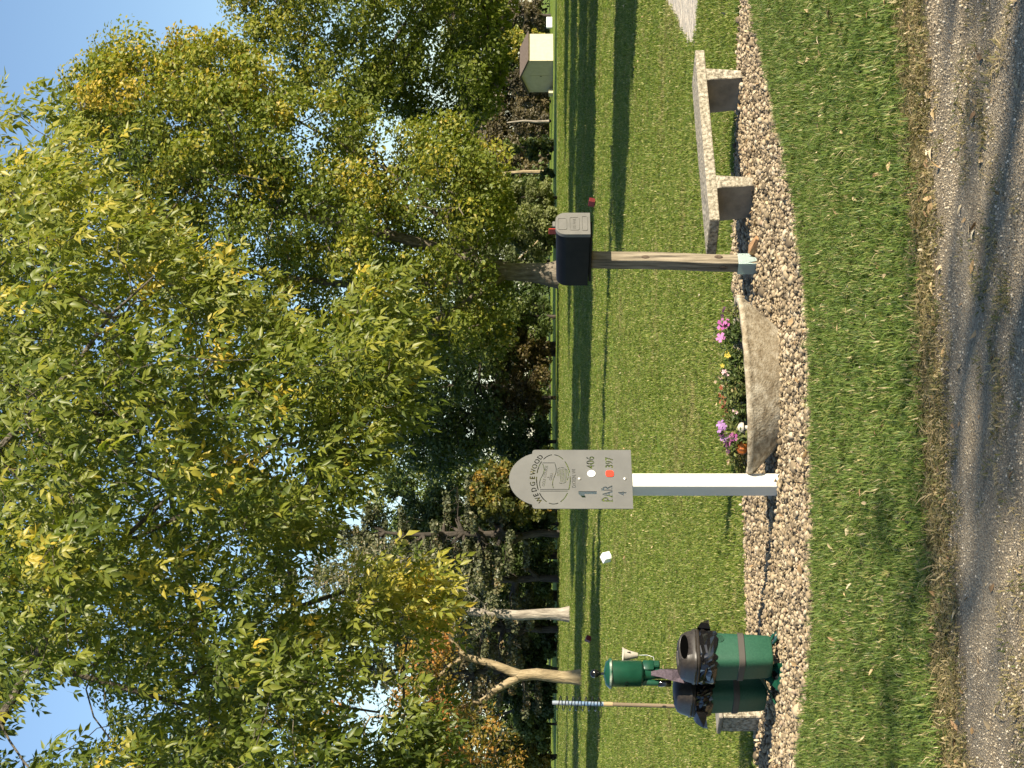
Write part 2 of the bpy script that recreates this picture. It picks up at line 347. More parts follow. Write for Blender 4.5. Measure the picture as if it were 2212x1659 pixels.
# ---- sand bunker at the right
M_sand = noisy('bunker_sand', [(0.3, (0.50, 0.43, 0.33)), (0.55, (0.68, 0.60, 0.48)), (0.75, (0.78, 0.71, 0.60))], 6, 0.9, 1.0, 8, (0.6, 2.0, 1), bscale=9, bdist=0.15)
sand_uv = [(1545, 1504), (1570, 1482), (1600, 1468), (1659, 1440), (1760, 1425), (1950, 1415), (2100, 1430), (2050, 1490), (1900, 1520), (1720, 1522), (1650, 1512), (1600, 1507), (1566, 1503)]
sand = flat_poly('sand_bunker', wav([gp(u, v)[:2] for u, v in sand_uv], 0.06, 5, 0.3), 0.012, M_sand); tag(sand, 'pale raked sand bunker beyond the bench', None, None, 'structure')

# ---- grass blades
def tuft(seed, n, rad, h, wid, lean=0.5):
    g = np.random.default_rng(seed); V = []; F = []; T = []
    for i in range(n):
        r = rad * math.sqrt(g.random()); a = g.uniform(0, 6.283); p = np.array([r * math.cos(a), r * math.sin(a), 0]); d = g.uniform(0, 6.283); dv = np.array([math.cos(d), math.sin(d), 0])
        hh = h * g.uniform(0.55, 1.15); ln = hh * abs(g.normal(0, lean)); w = wid * g.uniform(0.7, 1.3); sd_ = np.array([-dv[1], dv[0], 0]) * w / 2; k = len(V)
        m1 = p + dv * ln * 0.35 + np.array([0, 0, hh * 0.6]); m2 = p + dv * ln + np.array([0, 0, hh * (1.0 - 0.25 * min(1, ln / hh))])
        V += [p - sd_, p + sd_, m1 + sd_ * 0.9, m1 - sd_ * 0.9, m2]; F += [(k, k + 1, k + 2), (k, k + 2, k + 3), (k + 3, k + 2, k + 4)]
        tn = float(np.clip(g.normal(0.42, 0.17), 0, 1)) if g.random() > 0.08 else float(g.uniform(0.80, 1.0)); T += [tn] * 3
    return mesh_np('tuft', V, F, T)
M_blade = leaf_mat('grass_blade', [(0.0, (0.065, 0.105, 0.016)), (0.4, (0.142, 0.200, 0.031)), (0.7, (0.235, 0.272, 0.052)), (0.84, (0.33, 0.31, 0.09)), (1.0, (0.52, 0.45, 0.22))], 0.3, 0.5, 0.35, 0.3)
M_blade2 = leaf_mat('grass_blade_shaggy', [(0.0, (0.055, 0.095, 0.019)), (0.4, (0.135, 0.200, 0.040)), (0.7, (0.235, 0.275, 0.070)), (0.84, (0.33, 0.295, 0.11)), (1.0, (0.54, 0.44, 0.25))], 0.3, 0.5, 0.4, 0.3)
near_t = [src('tuft_piece', tuft(300 + i, 26, 0.045, 0.062, 0.0052, 0.75), M_blade2) for i in range(6)]
lawn_t = [src('tuft_piece', tuft(330 + i, 60, 0.10, 0.042, 0.0056, 0.8), M_blade) for i in range(6)]
def side_ok(p, pad): return np.abs(p[:, 0]) < 0.208 * np.maximum(p[:, 1], 6) + pad
# verge between road and stone bed
def verge_test(p):
    c, s = math.cos(road_yaw), math.sin(road_yaw); d = p - road_o; ly = d[:, 0] * s - d[:, 1] * c
    return ly
cand = np.stack([rng.uniform(-4.6, 4.8, 60000), rng.uniform(6.3, 15.5, 60000)], 1)
ly = verge_test(cand)
ok = (cand[:, 1] < 12.2 + 0.5 * np.maximum(cand[:, 0], 0)) & (ly < 0.10 + rng.normal(0, 0.06, len(cand))) & (cand[:, 1] < 15.4) & ~in_poly(cand, BEDW) & side_ok(cand, 1.4)
cand = cand[ok]; n = len(cand)
scatter('verge_grass', np.column_stack([cand, np.zeros(n)]), np.column_stack([rng.normal(0, 0.12, (n, 2)), rng.uniform(0, 6.28, n)]),
        np.column_stack([rng.uniform(0.75, 1.25, (n, 1)).repeat(2, 1), rng.uniform(0.55, 1.25, n)]), near_t, 'shaggy green grass around the stone bed and along the road')
edge = []
for i in range(len(BEDW)):
    if i % 2 == 0: edge.append(BEDW[i] + rng.normal(0, 0.035, 2))
edge = np.array(edge); n = len(edge)
scatter('edge_tufts', np.column_stack([edge, np.zeros(n)]), np.column_stack([rng.normal(0, 0.25, (n, 2)), rng.uniform(0, 6.28, n)]), np.column_stack([rng.uniform(0.7, 1.2, (n, 1)).repeat(2, 1), rng.uniform(0.8, 1.7, n)]), near_t, 'longer grass tufts creeping over the edge of the stone bed')
# straggling clumps over the road edge
cl_x = rng.uniform(-4, 4, 2600); cl_y = np.abs(rng.normal(0, 0.16, 2600)); cpos = road_pt(cl_x, cl_y); n = len(cpos)
M_straw = leaf_mat('straw_blade', [(0.0, (0.10, 0.13, 0.035)), (0.3, (0.20, 0.18, 0.07)), (0.6, (0.36, 0.28, 0.14)), (1.0, (0.52, 0.42, 0.25))], 0.25, 0.6, 0.5, 0.2)
straw_t = [src('tuft_piece', tuft(360 + i, 22, 0.06, 0.022, 0.0045, 2.2), M_straw) for i in range(5)]
cx2 = rng.uniform(-4, 4, 5200); cy2 = np.concatenate([np.abs(rng.normal(0.08, 0.20, 4800)), rng.normal(1.28, 0.16, 400)]); cpos2 = road_pt(cx2, cy2)
cpos_all = np.vstack([cpos, cpos2]); n = len(cpos_all)
scatter('dry_thatch', np.column_stack([cpos_all, np.full(n, 0.008)]), np.column_stack([rng.normal(0, 0.1, (n, 2)), rng.uniform(0, 6.28, n)]),
        rng.uniform(0.6, 1.3, (n, 1)).repeat(3, 1), straw_t, 'dry straw and thatch lying along the road edge')
# lawn behind the bed
def lawn_pts(n, d0, d1):
    d = np.sqrt(rng.uniform(d0 ** 2, d1 ** 2, n)); x = rng.uniform(-1, 1, n) * (0.208 * d + 1.6); return np.stack([x, d], 1)
lp = np.vstack([lawn_pts(17000, 12.0, 22), lawn_pts(13000, 22, 36), lawn_pts(9000, 36, 60), lawn_pts(12000, 60, 118)])
SANDP = np.array([gp(u, v)[:2] for u, v in sand_uv])
lp = lp[(lp[:, 1] > 12.2 + 0.5 * np.maximum(lp[:, 0], 0)) & ~in_poly(lp, BEDW) & ~in_poly(lp, SANDP)]; n = len(lp)
fs = np.interp(lp[:, 1], [12, 22, 36, 60, 118], [1.0, 1.25, 1.8, 2.6, 4.6])
def lowfreq(p, seed, sc):
    g_ = np.random.default_rng(seed); v = np.zeros(len(p))
    for _ in range(7): k_ = g_.normal(0, sc, 2); v += np.sin(p @ k_ + g_.uniform(0, 6.28))
    return v / 7 ** 0.5
nz1, nz2 = lowfreq(lp, 5, 1.6), lowfreq(lp, 6, 4.5)
dry = (nz1 * 0.7 + nz2 * 0.6 + rng.normal(0, 0.5, n)) > 1.05
M_bladed = leaf_mat('grass_blade_dry', [(0.0, (0.10, 0.12, 0.03)), (0.4, (0.20, 0.20, 0.06)), (0.7, (0.31, 0.28, 0.10)), (1.0, (0.52, 0.45, 0.24))], 0.3, 0.5, 0.4, 0.3)
lawn_t += [src('tuft_zdry', tuft(345 + i, 50, 0.10, 0.040, 0.0056, 1.0), M_bladed) for i in range(3)]
lvid = np.where(dry, rng.integers(6, 9, n), rng.integers(0, 6, n))
scatter('lawn_grass', np.column_stack([lp, np.zeros(n)]), np.column_stack([rng.normal(0, 0.1, (n, 2)), rng.uniform(0, 6.28, n)]),
        np.column_stack([fs * rng.uniform(0.8, 1.2, n), fs * rng.uniform(0.8, 1.2, n), rng.uniform(0.7, 1.25, n) * (1 + 0.16 * nz2) * np.interp(lp[:, 1], [12, 60, 118], [1, 1.15, 1.5])]), lawn_t, 'short mown lawn grass behind the stone bed', vid=lvid)
# loose grit and fallen leaves
M_grit = rand_mat('grit', [(0.0, (0.17, 0.135, 0.09)), (0.4, (0.37, 0.305, 0.21)), (0.8, (0.54, 0.46, 0.33)), (1.0, (0.66, 0.58, 0.46))], 0.85, 0.2, 80)
grit_src = [src('grit_piece', stone_mesh(150 + i, 1), M_grit) for i in range(4)]
n = 26000; gxx = rng.uniform(-2.6, 2.6, n); gyy = np.concatenate([rng.uniform(0.62, 3.0, 21000), np.abs(rng.normal(0.5, 0.25, 5000))]); gpos = road_pt(gxx, gyy)
gs = np.clip(rng.lognormal(math.log(0.0036), 0.35, n), 0.002, 0.008)
scatter('road_grit', np.column_stack([gpos, np.full(n, 0.012)]), rng.uniform(0, 6.28, (n, 3)), gs[:, None].repeat(3, 1), grit_src, 'loose fine gravel on the road')
def dead_leaf(seed):
    g = np.random.default_rng(seed); s = np.linspace(0, 1, 5); w = np.array([0.02, 0.2, 0.26, 0.15, 0.0]); V = []; F = []
    cu = g.uniform(-0.5, 0.5); tw = g.uniform(0.1, 0.5)
    for i in range(5):
        z = cu * (s[i] - 0.5) ** 2 + 0.05; V += [(s[i] - 0.5, -w[i], z + tw * w[i]), (s[i] - 0.5, 0, z), (s[i] - 0.5, w[i], z + tw * w[i] * g.uniform(0.4, 1.3))]
    for i in range(4):
        k = 3 * i; F += [(k, k + 3, k + 4), (k, k + 4, k + 1), (k + 1, k + 4, k + 5), (k + 1, k + 5, k + 2)]
    return mesh_np('dead_leaf', V, F)
M_dead = rand_mat('dead_leaf', [(0.0, (0.20, 0.12, 0.06)), (0.4, (0.38, 0.26, 0.13)), (0.75, (0.50, 0.38, 0.21)), (1.0, (0.60, 0.52, 0.36))], 0.7, 0.2, 30)
dl = [src('dead_leaf_piece', dead_leaf(400 + i), M_dead) for i in range(7)]
a1 = road_pt(rng.uniform(-3.4, 3.4, 1500), np.concatenate([np.abs(rng.normal(0.12, 0.20, 1180)), rng.uniform(-2.4, 0, 130), rng.uniform(0.3, 2.6, 190)]))
a1 = a1[~in_poly(a1, BEDW)]
a2 = lawn_pts(260, 12.5, 34); a2 = a2[~in_poly(a2, BEDW)]; a3 = poly_sample(330, BED, rng)
al = np.vstack([a1, a2, a3]); n = len(al)
lz = np.concatenate([np.where(verge_test(a1) < 0, 0.045, 0.014), np.full(len(a2), 0.04), np.full(len(a3), 0.04)])
scatter('fallen_leaves', np.column_stack([al, lz]), np.column_stack([rng.normal(0, 0.45, (n, 2)), rng.uniform(0, 6.28, n)]),
        (rng.uniform(0.028, 0.075, n) * np.where(rng.random(n) < 0.4, 1.0, 0.8))[:, None].repeat(3, 1) * np.stack([np.ones(n), rng.uniform(0.4, 1, n), np.ones(n)], 1), dl, 'dry brown leaves scattered over grass and road')

# ================================================================== TREES
def leaf_quads(C, size, N, g, elong=0.62):
    n = len(C); N = N / (np.linalg.norm(N, axis=1)[:, None] + 1e-9); t = g.normal(size=(n, 3)); t -= N * np.sum(t * N, 1)[:, None]; t /= np.linalg.norm(t, axis=1)[:, None] + 1e-9
    b_ = np.cross(N, t); s = size[:, None]
    V = np.stack([C - t * s * 0.5, C + b_ * s * elong * 0.5 + N * s * 0.10, C + t * s * 0.5, C - b_ * s * elong * 0.5 + N * s * 0.10], 1).reshape(-1, 3)
    k = 4 * np.arange(n)[:, None]; F = np.stack([k + [0, 1, 2], k + [0, 2, 3]], 1).reshape(-1, 3)
    return V, F
def skeleton(trunk, clumps, g, curve=0.12, up=0.5, seg=3):
    """trunk: list of polylines [(p, r)...]; every clump centre is joined to the nearest sensible node"""
    P, par, rmin = [], [], []
    for pl in trunk:
        prev = -1
        if P and len(pl):
            d = [np.linalg.norm(np.array(pl[0][0]) - q) for q in P]; j = int(np.argmin(d)); prev = j if d[j] < 0.35 * np.linalg.norm(np.array(pl[-1][0]) - np.array(pl[0][0])) + 0.5 else -1
        for p, r in pl: P.append(np.array(p, float)); par.append(prev); rmin.append(r); prev = len(P) - 1
    root0 = P[0].copy(); order = np.argsort([min(np.linalg.norm(c - q) for q in P) for c in clumps]); A = np.array(P); plen = list(np.linalg.norm(A - root0, axis=1) * 0.25)
    for ci in order:
        c = clumps[ci]; A = np.array(P); d = np.linalg.norm(A - c, axis=1); pen = np.maximum(0, (A[:, 2] - c[2]) / (d + 1e-6))
        j = int(np.argmin(d * (1 + up * pen) + np.array(plen) * 0.35)); a = A[j]; L = d[j]; prev = j
        mid = g.normal(0, curve * L, 3)
        for k in range(1, seg + 1):
            f = k / seg; q = a + (c - a) * f + mid * math.sin(math.pi * f) + np.array([0, 0, 0.10 * L * math.sin(math.pi * f)])
            P.append(q); par.append(prev); rmin.append(0); plen.append(plen[prev] + L / seg); prev = len(P) - 1
    return np.array(P), np.array(par), np.array(rmin, float)
def tubes(P, par, rmin, tip, expo=2.4, n=6, cap_r=None):
    k = len(P); acc = np.zeros(k); kids = np.zeros(k, int)
    for i in range(k):
        if par[i] >= 0: kids[par[i]] += 1
    for i in range(k - 1, -1, -1):
        if kids[i] == 0: acc[i] += tip ** expo
        if par[i] >= 0: acc[par[i]] += acc[i]
    r = acc ** (1 / expo)
    if cap_r: r = np.minimum(r, cap_r)
    r = np.where(rmin > 0, rmin, r)
    V, F = [], []; ang = np.linspace(0, 2 * np.pi, n, endpoint=False); idx = 0
    for i in range(k):
        j = par[i]
        if j < 0: continue
        a, b_ = P[j], P[i]; d = b_ - a; L = np.linalg.norm(d)
        if L < 1e-6: continue
        d = d / L; u = np.cross(d, [0.13, 0.37, 0.92] if abs(d[2]) < 0.95 else [1, 0.1, 0]); u /= np.linalg.norm(u); w = np.cross(d, u)
        ra = min(r[j], r[i] * 1.35) if rmin[i] == 0 else r[j]
        ringa = a + ra * (np.cos(ang)[:, None] * u + np.sin(ang)[:, None] * w); ringb = b_ + r[i] * (np.cos(ang)[:, None] * u + np.sin(ang)[:, None] * w) + d * r[i] * 0.25
        V.append(ringa); V.append(ringb)
        for q in range(n): F.append((idx + q, idx + (q + 1) % n, idx + n + (q + 1) % n, idx + n + q))
        idx += 2 * n
    return mesh_np('branches', np.vstack(V), F, smooth=True), r
def bark(name, stops, scale=5.0, stretch=(1, 1, 0.25), bump=0.8):
    return noisy(name, stops, scale, 0.85, bump, 8, stretch, bscale=scale * 2, bdist=0.08, spec=0.2)
M_bark_pale = bark('bark_pale', [(0.3, (0.10, 0.085, 0.07)), (0.5, (0.27, 0.235, 0.19)), (0.72, (0.46, 0.41, 0.34))], 6, (1, 1, 0.22))
M_bark_mid = bark('bark_grey_brown', [(0.3, (0.05, 0.042, 0.033)), (0.5, (0.14, 0.12, 0.09)), (0.75, (0.26, 0.22, 0.17))], 5)
M_bark_maple = bark('bark_maple', [(0.3, (0.06, 0.05, 0.038)), (0.5, (0.155, 0.13, 0.10)), (0.72, (0.29, 0.25, 0.195))], 5, (1, 1, 0.25))
M_bark_tan = bark('bark_tan', [(0.3, (0.13, 0.10, 0.06)), (0.5, (0.30, 0.235, 0.14)), (0.75, (0.46, 0.37, 0.24))], 5, (1, 1, 0.3))
M_bark_dark = bark('bark_dark', [(0.3, (0.02, 0.018, 0.015)), (0.7, (0.09, 0.075, 0.06))], 5)
M_twig = bark('twig_brown', [(0.3, (0.06, 0.045, 0.03)), (0.7, (0.20, 0.15, 0.10))], 12, (1, 1, 1), 0.4)
LEAF = {
    'maple': leaf_mat('leaf_maple', [(0.0, (0.042, 0.062, 0.013)), (0.35, (0.120, 0.152, 0.026)), (0.62, (0.21, 0.235, 0.040)), (0.82, (0.36, 0.31, 0.048)), (1.0, (0.52, 0.36, 0.06))], 0.38),
    'deep': leaf_mat('leaf_deep_green', [(0.0, (0.030, 0.048, 0.016)), (0.45, (0.080, 0.115, 0.032)), (0.75, (0.15, 0.175, 0.042)), (1.0, (0.28, 0.25, 0.055))], 0.3),
    'rust': leaf_mat('leaf_rust', [(0.0, (0.05, 0.042, 0.02)), (0.4, (0.12, 0.092, 0.036)), (0.7, (0.18, 0.15, 0.05)), (1.0, (0.24, 0.21, 0.07))], 0.3),
    'spruce': leaf_mat('needle_grey_green', [(0.0, (0.040, 0.048, 0.024)), (0.45, (0.105, 0.115, 0.055)), (0.75, (0.165, 0.155, 0.078)), (1.0, (0.24, 0.165, 0.08))], 0.15),
    'orange': leaf_mat('leaf_orange', [(0.0, (0.05, 0.065, 0.018)), (0.35, (0.14, 0.14, 0.028)), (0.6, (0.36, 0.22, 0.045)), (1.0, (0.50, 0.17, 0.055))], 0.35),
    'willow': leaf_mat('leaf_willow', [(0.0, (0.09, 0.11, 0.045)), (0.5, (0.20, 0.22, 0.085)), (1.0, (0.32, 0.32, 0.13))], 0.35),
    'brush': leaf_mat('leaf_brush', [(0.0, (0.045, 0.04, 0.025)), (0.5, (0.12, 0.10, 0.055)), (1.0, (0.24, 0.19, 0.09))], 0.3),
    'elder': leaf_mat('leaf_box_elder', [(0.0, (0.040, 0.064, 0.012)), (0.35, (0.112, 0.150, 0.022)), (0.6, (0.23, 0.245, 0.036)), (0.82, (0.42, 0.36, 0.055)), (1.0, (0.57, 0.41, 0.05))], 0.42, 0.42, 0.35, 0.4),
}
def crown_leaves(clumps, rad, per, size, g, tint_c, spread=0.10, squash=0.75, up=0.6, hollow=0.35):
    n = len(clumps) * per; d = g.normal(size=(n, 3)); d /= np.linalg.norm(d, axis=1)[:, None]; rr = g.uniform(hollow, 1.0, n) ** 0.6
    C = np.repeat(clumps, per, 0) + d * (np.repeat(rad, per) * rr)[:, None] * np.array([1, 1, squash]); C[:, 2] -= 0.0
    N = d * 0.7 + np.array([0, 0, up]) + g.normal(0, 0.5, (n, 3)); sz = size * g.uniform(0.6, 1.3, n)
    V, F = leaf_quads(C, sz, N, g); T = np.clip(np.repeat(tint_c, per) + g.normal(0, spread, n), 0, 1)
    return V, F, np.repeat(T, 2)
def tree(name, label, base, trunk, clumps, rad, per, size, leaf, barkm, seed, tint=None, cat='tree', group=None, tip=0.03, cap_r=None, squash=0.75, curve=0.12, up=0.5, spread=0.1, crown_name='crown', hollow=0.35):
    g = np.random.default_rng(seed); base = np.asarray(base, float); rt = empty(name, base, 0, label, cat, group); clumps = np.asarray(clumps, float)
    P, par, rm = skeleton(trunk, clumps, g, curve, up); me, r = tubes(P - base, par, rm, tip, cap_r=cap_r); link('trunk', me, barkm, rt)
    rad = np.broadcast_to(np.asarray(rad, float), (len(clumps),)); tint = np.full(len(clumps), 0.4) + g.normal(0, 0.10, len(clumps)) if tint is None else tint
    V, F, T = crown_leaves(clumps - base, rad, per, size, g, tint, spread, squash, hollow=hollow)
    link(crown_name, mesh_np('crown', V, F, T), LEAF[leaf] if isinstance(leaf, str) else leaf, rt)
    return rt, P, par, r
def poly_clumps(n, poly, D, depth, g, shell=0.0):
    """clump centres inside an outline seen at distance D, with a rounded depth"""
    uv = poly_sample(n * 3, poly, g); keep = []
    ds = edge_dist(uv, poly); R_ = ds.max(); mind = (poly_sample(1, poly, g) * 0).sum()
    cell = math.sqrt(abs(np.ptp(np.array(poly)[:, 0]) * np.ptp(np.array(poly)[:, 1])) / n) * 0.62
    for i in range(len(uv)):
        if all((uv[i] - uv[j]) @ (uv[i] - uv[j]) > (cell * g.uniform(0.2, 1.0)) ** 2 for j in keep[-60:]): keep.append(i)
        if len(keep) >= n: break
    uv, ds = uv[keep], ds[keep]; half = depth * np.sqrt(np.clip(1 - (1 - ds / R_) ** 2, 0.03, 1)); dd = g.uniform(-1, 1, len(uv))
    return np.array([at(u, v, D + h * x) for (u, v), h, x in zip(uv, half, dd)]), uv, dd, ds

g = np.random.default_rng(21)
# ---- the big maple behind the mailbox
T1 = [(1415, 125), (1505, 165), (1585, 275), (1535, 315), (1580, 410), (1610, 485), (1540, 560), (1475, 640), (1435, 760), (1375, 860), (1395, 960), (1370, 1040), (1320, 1085), (1200, 1095), (1110, 1040), (1010, 1100), (930, 1070), (870, 960), (840, 800), (900, 600), (1000, 430), (1120, 310), (1260, 215), (1330, 165)]
D1 = 111.0; b1 = gp(1066, 1210); b1 = at(1066, 1153 + HC * FPX / D1, D1); b1[2] = 0
cl1, uv1, dd1, ds1 = poly_clumps(720, T1, D1, 9.0, g)
t1 = [[(b1, 0.95), (b1 + [0, 0, 0.7], 0.72), (at(1070, 1150, D1), 0.60), (at(1072, 1100, D1), 0.56), (at(1090, 1040, D1), 0.50)],
      [(at(1090, 1040, D1), 0.42), (at(1120, 950, D1), 0.36), (at(1150, 850, D1 - 1), 0.32), (at(1175, 740, D1 - 2), 0.27), (at(1200, 600, D1 - 2), 0.18), (at(1260, 450, D1 - 2), 0.11), (at(1330, 300, D1 - 2), 0.06)],
      [(at(1072, 1100, D1), 0.36), (at(1050, 960, D1 + 1), 0.32), (at(1040, 800, D1 + 2), 0.27), (at(1060, 600, D1 + 2), 0.19), (at(1100, 420, D1 + 2), 0.10)],
      [(at(1090, 1040, D1), 0.24), (at(1180, 960, D1 - 1), 0.17), (at(1290, 840, D1), 0.11), (at(1400, 640, D1), 0.07), (at(1480, 480, D1), 0.04)],
      [(at(1072, 1100, D1), 0.26), (at(1000, 1000, D1 - 1), 0.20), (at(930, 880, D1 - 2), 0.14), (at(900, 760, D1 - 2), 0.08)]]
LB = [np.array([(1072, 1100), (1090, 1040), (1120, 950), (1150, 850), (1175, 740), (1200, 600), (1260, 450)]), np.array([(1072, 1100), (1050, 960), (1040, 800), (1060, 600)]), np.array([(1090, 1040), (1180, 960), (1290, 840), (1400, 640)]), np.array([(1072, 1100), (1000, 1000), (930, 880)])]
def seg_d(p, pl): return np.min([edge_dist(p, np.array([a_, b_])) for a_, b_ in zip(pl[:-1], pl[1:])], 0)
nearb = np.min([seg_d(uv1, l_) for l_ in LB], 0); k1 = ~((nearb < 34) & (dd1 < 0.3) & (g.random(len(uv1)) < 0.40)); cl1, uv1, dd1, ds1 = cl1[k1], uv1[k1], dd1[k1], ds1[k1]
tn1 = np.clip(0.42 + 0.22 * (g.random(len(cl1)) < 0.16) + 0.20 * np.clip((uv1[:, 0] - 1300) / 300, 0, 1) * (uv1[:, 1] < 600) + g.normal(0, 0.09, len(cl1)), 0, 1)
tree('maple_tree', 'tall broad maple with green and yellowing leaves behind the mailbox', b1, t1, cl1, g.uniform(0.65, 1.5, len(cl1)), 200, 0.29, 'maple', M_bark_maple, 31, tn1, tip=0.032, cap_r=0.32, squash=1.25)
# ---- the second tree at the right edge, over the shed
T2 = [(1570, 545), (1510, 600), (1460, 680), (1425, 760), (1400, 860), (1410, 930), (1395, 1000), (1420, 1060), (1500, 1085), (1600, 1098), (1700, 1105), (1900, 1100), (1960, 800), (1850, 560), (1700, 470)]
D2 = 126.0; b2 = at(1730, 1200, D2); b2[2] = 0
cl2, uv2, dd2, ds2 = poly_clumps(380, T2, D2, 8.0, g)
tn2 = np.clip(0.63 + 0.22 * np.clip((760 - uv2[:, 1]) / 200, 0, 1) - 0.10 * (uv2[:, 1] > 860) + 0.12 * (uv2[:, 0] > 1600) * (uv2[:, 1] > 1000) + g.normal(0, 0.08, len(cl2)), 0, 1)
tree('maple_tree', 'yellow-green tree over the small shed at the right edge', b2, [[(b2, 0.8), (b2 + [0, 0, 5], 0.55), (b2 + [-0.5, 0, 10], 0.4), (b2 + [-1, 0, 15], 0.22)]], cl2, g.uniform(0.9, 1.8, len(cl2)), 180, 0.32, 'maple', M_bark_dark, 32, tn2, tip=0.03, cap_r=0.25)
# ---- the dark tree between sign and mailbox
T3 = [(660, 700), (760, 640), (900, 620), (985, 800), (1030, 980), (1055, 1060), (1010, 1100), (900, 1120), (760, 1110), (690, 1060), (640, 980), (620, 850)]
D3 = 134.0; b3 = at(905, 1200, D3); b3[2] = 0
cl3, uv3, dd3, ds3 = poly_clumps(190, T3, D3, 7.0, g)
tree('oak_tree', 'dark green shaded tree left of the big maple trunk', b3, [[(b3, 0.6), (b3 + [0, 0, 5], 0.45), (b3 + [0.5, 0, 10], 0.3), (b3 + [0, 0, 15], 0.15)]], cl3, g.uniform(0.9, 1.7, len(cl3)), 190, 0.30, 'deep', M_bark_dark, 33, np.clip(0.50 + g.normal(0, 0.10, len(cl3)), 0, 1), tip=0.028, cap_r=0.2)
# ---- shrubs and understorey, one thing each
def shrub(name, label, U, Vb, D, w, h, leaf, per_n, size, seed, tint=0.4, group=None, cat='shrub', lift=0.15, bark_=None, cone=0.0):
    g = np.random.default_rng(seed); b_ = at(U, Vb, D); b_[2] = 0; n = max(14, int(per_n))
    z = g.uniform(lift, 1.0, n); wd = np.sqrt(np.clip(1 - ((z - 0.45) / 0.62) ** 2, 0.05, 1)) * (1 - cone * z); a = g.uniform(0, 6.283, n); r_ = np.sqrt(g.random(n)) * wd * w * 0.42
    c = np.stack([b_[0] + r_ * np.cos(a), b_[1] + r_ * np.sin(a), z * h * 0.92], 1)
    tree(name, label, b_, [[(b_, 0.035 * h), (b_ + [0, 0, h * 0.25], 0.028 * h), (b_ + [0.03 * w, 0, h * 0.5], 0.018 * h), (b_ + [0, 0, h * 0.8], 0.008 * h)]], c, g.uniform(0.6, 1.15, n) * min(w, h) * 0.15, 120, size, leaf, bark_ or M_bark_dark, seed, np.clip(tint + g.normal(0, 0.1, n), 0, 1), cat, group, tip=0.02, cap_r=0.02 * h)
shrub('shrub', 'rusty brown leafy shrub under the dark tree beside the maple trunk', 905, 1196, 133, 5.2, 5.0, 'rust', 60, 0.24, 51, 0.45)
shrub('shrub', 'dark rust shrub at the tree line left of the mailbox', 800, 1196, 131, 5.0, 4.6, 'rust', 55, 0.24, 52, 0.28)
shrub('shrub', 'olive green shrub touching the maple trunk', 975, 1196, 132, 4.2, 4.2, 'deep', 50, 0.24, 53, 0.55)
shrub('shrub', 'dark green shrub at the tree line right of the sign', 705, 1197, 129, 4.6, 4.4, 'deep', 50, 0.25, 54, 0.25)
shrub('shrub', 'small bright bush right beside the tee sign top', 676, 1199, 124, 1.6, 1.2, 'maple', 16, 0.2, 55, 0.62)
shrub('small_tree', 'green and orange young tree behind the top of the tee sign', 600, 1212, 107, 4.0, 5.6, 'orange', 75, 0.26, 56, 0.30, None, 'tree', 0.1)
shrub('shrub', 'bushy dark conifer just left of the tee sign', 528, 1210, 110, 3.6, 3.9, 'deep', 55, 0.24, 57, 0.34)
shrub('shrub', 'yellowish bush peeping out under the tee sign dome', 560, 1210, 108, 1.5, 1.3, 'willow', 16, 0.2, 58, 0.5)
shrub('willow_tree', 'pale drooping willow right of the maple trunk', 1158, 1203, 121, 4.0, 3.4, 'willow', 70, 0.22, 59, 0.42, None, 'tree', 0.05)
shrub('shrub', 'pale grey-green bush behind the mailbox flag', 1232, 1201, 124, 3.4, 3.3, 'willow', 50, 0.22, 60, 0.30)
shrub('shrub', 'round dark green bush above the mailbox door', 1176, 1197, 121, 1.25, 1.25, 'deep', 18, 0.18, 61, 0.55)
shrub('shrub', 'small round green bush on the far lawn edge', 1281, 1198, 135, 1.45, 1.2, 'deep', 18, 0.18, 62, 0.55)
shrub('arborvitae', 'tall dark green clipped evergreen column left of the shed', 1340, 1193, 146, 2.3, 4.1, 'deep', 48, 0.22, 63, 0.42, None, 'tree', 0.02)
shrub('shrub', 'brown brushy thicket between evergreen column and shed', 1398, 1188, 165, 3.6, 3.6, 'brush', 46, 0.24, 64, 0.45)
shrub('shrub', 'golden brown thicket left of the shed', 1440, 1187, 168, 2.8, 3.2, 'brush', 36, 0.24, 65, 0.7)
shrub('shrub', 'grey twiggy brush against the shed roof', 1480, 1186, 164, 2.4, 4.6, 'brush', 36, 0.22, 66, 0.3)
shrub('shrub', 'dark undergrowth right of the shed', 1625, 1184, 172, 3.6, 5.4, 'brush', 46, 0.26, 67, 0.4)
shrub('shrub', 'golden bush behind the right corner of the shed', 1560, 1186, 165, 3.8, 5.0, 'maple', 46, 0.26, 68, 0.72)
shrub('shrub', 'mid green bush behind the far trunk at left', 330, 1207, 116, 3.0, 2.6, 'deep', 40, 0.24, 69, 0.62)
shrub('shrub', 'dark bush between the two left trunks', 270, 1206, 118, 4.2, 3.6, 'deep', 55, 0.26, 70, 0.30)
shrub('shrub', 'yellow-green bush at the lower left tree line', 95, 1204, 122, 3.6, 3.0, 'deep', 46, 0.24, 71, 0.68)
shrub('shrub', 'tan leafy brush at the far left edge', 25, 1204, 123, 3.4, 5.0, 'orange', 50, 0.25, 72, 0.42)
shrub('shrub', 'dark shaded bush behind the coil pole', 165, 1205, 121, 4.0, 3.8, 'deep', 50, 0.26, 73, 0.28)
shrub('shrub', 'dark bush left of the young orange tree', 440, 1208, 114, 4.2, 3.6, 'deep', 50, 0.26, 74, 0.25)
shrub('green_tree', 'full mid-green tree filling the gap between the two tallest spruces', 462, 1204, 122, 6.5, 11.5, 'deep', 95, 0.26, 75, 0.60, None, 'tree', 0.06)
shrub('green_tree', 'olive green tree behind the white tee marker and spruces', 372, 1203, 126, 6.5, 12.5, 'deep', 95, 0.26, 76, 0.66, None, 'tree', 0.06)
